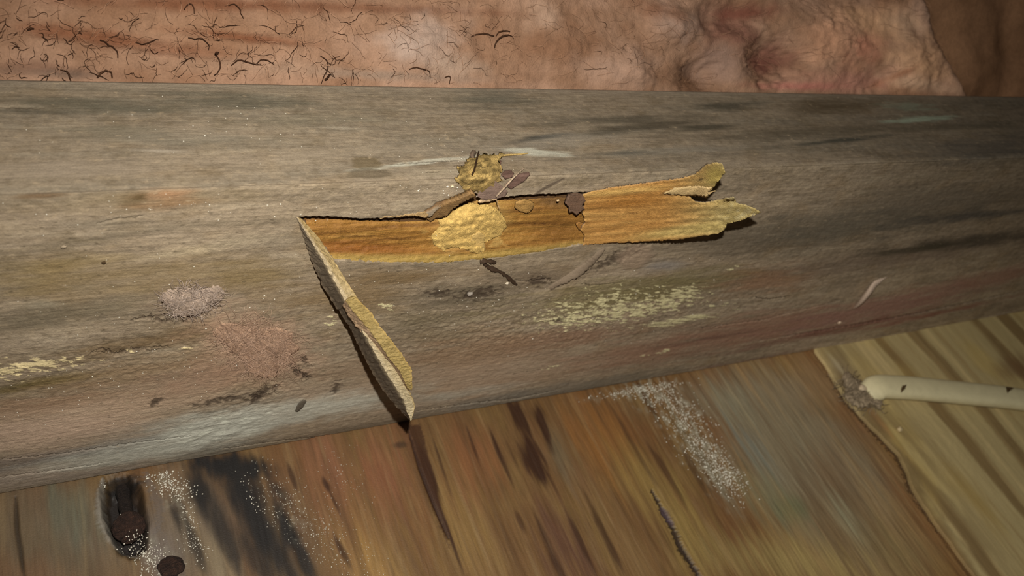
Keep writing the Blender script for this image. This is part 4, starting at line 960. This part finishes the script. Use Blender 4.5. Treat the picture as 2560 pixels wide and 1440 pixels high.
# ------------------------------------------------------------------ rusty nails
Mr = material('rusty_iron', grain=(900, 900, 900), grain_amt=.5, fine=4000, fine_amt=.4, bump=1, bumpd=.0006, spec=.3, rough=.75)
def nail(head_px, tip_px, zh, zt, rh, rs, label, lean):
    h = on_floor(*head_px, zh); t = on_floor(*tip_px, zt); root = empty('rusty_nail', h); ax = (h - t).normalized()
    sh = tube_obj('shank', [[t.lerp(h, k / 8) - h for k in range(9)]], lambda q: rs * (1 + .12 * math.sin(q * 23)), A(34, 24, 18), Mr, root, n=12, rough=.12); sh.location = (0, 0, 0)
    nrm = (ax + lean).normalized(); a = nrm.orthogonal().normalized(); b = nrm.cross(a); v, f, c = [], [], []; n_ = 26
    for ring, (rad, hh) in enumerate([(.35, -.5), (.96, -.42), (1.04, .0), (.96, .36), (.7, .52), (.3, .56)]):
        for j in range(n_):
            an = 2 * math.pi * j / n_; r = rh * rad * (1 + .12 * gn(np.array([math.cos(an) * 2 + 3]), np.array([math.sin(an) * 2 + head_px[0]]))[0] + .05 * random.uniform(-1, 1))
            v.append(a * math.cos(an) * r + b * math.sin(an) * r + nrm * rh * .42 * (hh + .12 * random.uniform(-1, 1))); c.append(A(44, 28, 20) * random.uniform(.5, 1.6))
    for i in range(5):
        for j in range(n_): f.append((i * n_ + j, i * n_ + (j + 1) % n_, (i + 1) * n_ + (j + 1) % n_, (i + 1) * n_ + j))
    f.append(tuple(reversed(range(n_)))); f.append(tuple(5 * n_ + j for j in range(n_)))
    link('head', py_mesh('nail_head', v, f, c), Mr, root); tag(root, label, 'nail'); return root
nail((322, 1318), (300, 1185), .0, -.0052, .0034, .0015, 'rusty dark nail lying in a hollow of the plywood below the joist', Vector((0, -.4, 1.4)))
nail((428, 1416), (436, 1500), .0006, -.004, .0027, .0014, 'rusty brown nail head cut off by the bottom edge of the photo', Vector((0, -.3, 1.8)))

# ------------------------------------------------------------------ glistening specks
Ms = material('mould_specks', base=A(196, 190, 174), rough=.3, spec=.8, grain=(900, 900, 900), grain_amt=.1, fine=4000, fine_amt=.1)
bm0 = bmesh.new(); bmesh.ops.create_icosphere(bm0, subdivisions=1, radius=1); ico_v = [v.co.copy() for v in bm0.verts]; ico_f = [tuple(v.index for v in f.verts) for f in bm0.faces]; bm0.free()
def specks(zones, label, name, surf, dz=.0):
    V_, F_ = [], []
    for cx, cy, rx, ry, ang, cnt, r0 in zones:
        ca, sa = math.cos(math.radians(ang)), math.sin(math.radians(ang))
        for _ in range(cnt):
            gx, gy = random.gauss(0, .5), random.gauss(0, .5)
            if abs(gx) > 1.3 or abs(gy) > 1.3: continue
            x = cx + rx * gx * ca - ry * gy * sa; y = cy + rx * gx * sa + ry * gy * ca
            p = surf(x, y)
            if surf is on_floor and p.y > -.0015: continue
            r = r0 * random.uniform(.5, 1.0) * (1.5 if random.random() < .08 else 1); b = len(V_)
            s3 = Vector([random.uniform(.6, 1.3) for _ in range(3)])
            for q in ico_v: V_.append(p + Vector((q.x * s3.x, q.y * s3.y, q.z * s3.z)) * r)
            F_ += [tuple(i + b for i in f) for f in ico_f]
    o = link(name, py_mesh(name, V_, F_), Ms); tag(o, label, 'mould' if surf is on_floor else 'dust', kind='stuff'); return o
specks([(1640, 990, 150, 40, 32, 420, .0002), (1720, 1070, 150, 50, 55, 420, .0002), (1790, 1165, 110, 34, 55, 380, .00022), (1600, 975, 120, 12, -9, 260, .00018), (1830, 1190, 50, 30, 55, 120, .00022)],
       'band of white mould crystals crossing the plywood below the middle of the joist', 'mould_crystals', on_floor)
specks([(420, 1205, 70, 34, 30, 260, .0002), (470, 1290, 110, 22, 65, 130, .00014), (380, 1400, 110, 44, 50, 330, .00018), (480, 1360, 60, 30, 60, 70, .00014), (720, 1270, 150, 44, 58, 220, .00013), (820, 1340, 140, 50, 60, 200, .00012),
        (860, 1180, 120, 60, 70, 100, .0001), (930, 1420, 80, 40, 60, 60, .00012), (650, 1250, 90, 30, 50, 70, .00014), (256, 1200, 30, 12, 80, 24, .00014)],
       'scattered white glistening mould specks on the plywood round the black stain', 'mould_crystals', on_floor)

side_pt = lambda x, y: on_face(x, max(y, 500 - .036 * x), 0)
top_pt = lambda x, y: on_top(x, min(y, 470 - .036 * x), 0)
specks([(700, 330, 700, 90, 0, 60, .00012), (1150, 400, 120, 50, 0, 40, .00013)], 'scattered tiny pale dust specks on the top of the weathered joist', 'dust_specks', top_pt)
specks([(500, 520, 500, 60, -2, 50, .00012), (1150, 480, 120, 30, 0, 30, .00015), (500, 760, 500, 160, -5, 90, .00013), (350, 960, 400, 90, -8, 110, .00013),
        (1200, 760, 400, 110, -6, 110, .00014), (1600, 760, 300, 90, -8, 60, .00014), (2100, 740, 260, 70, -8, 20, .00014)],
       'scattered tiny pale dust specks on the side of the weathered joist', 'dust_specks', side_pt)
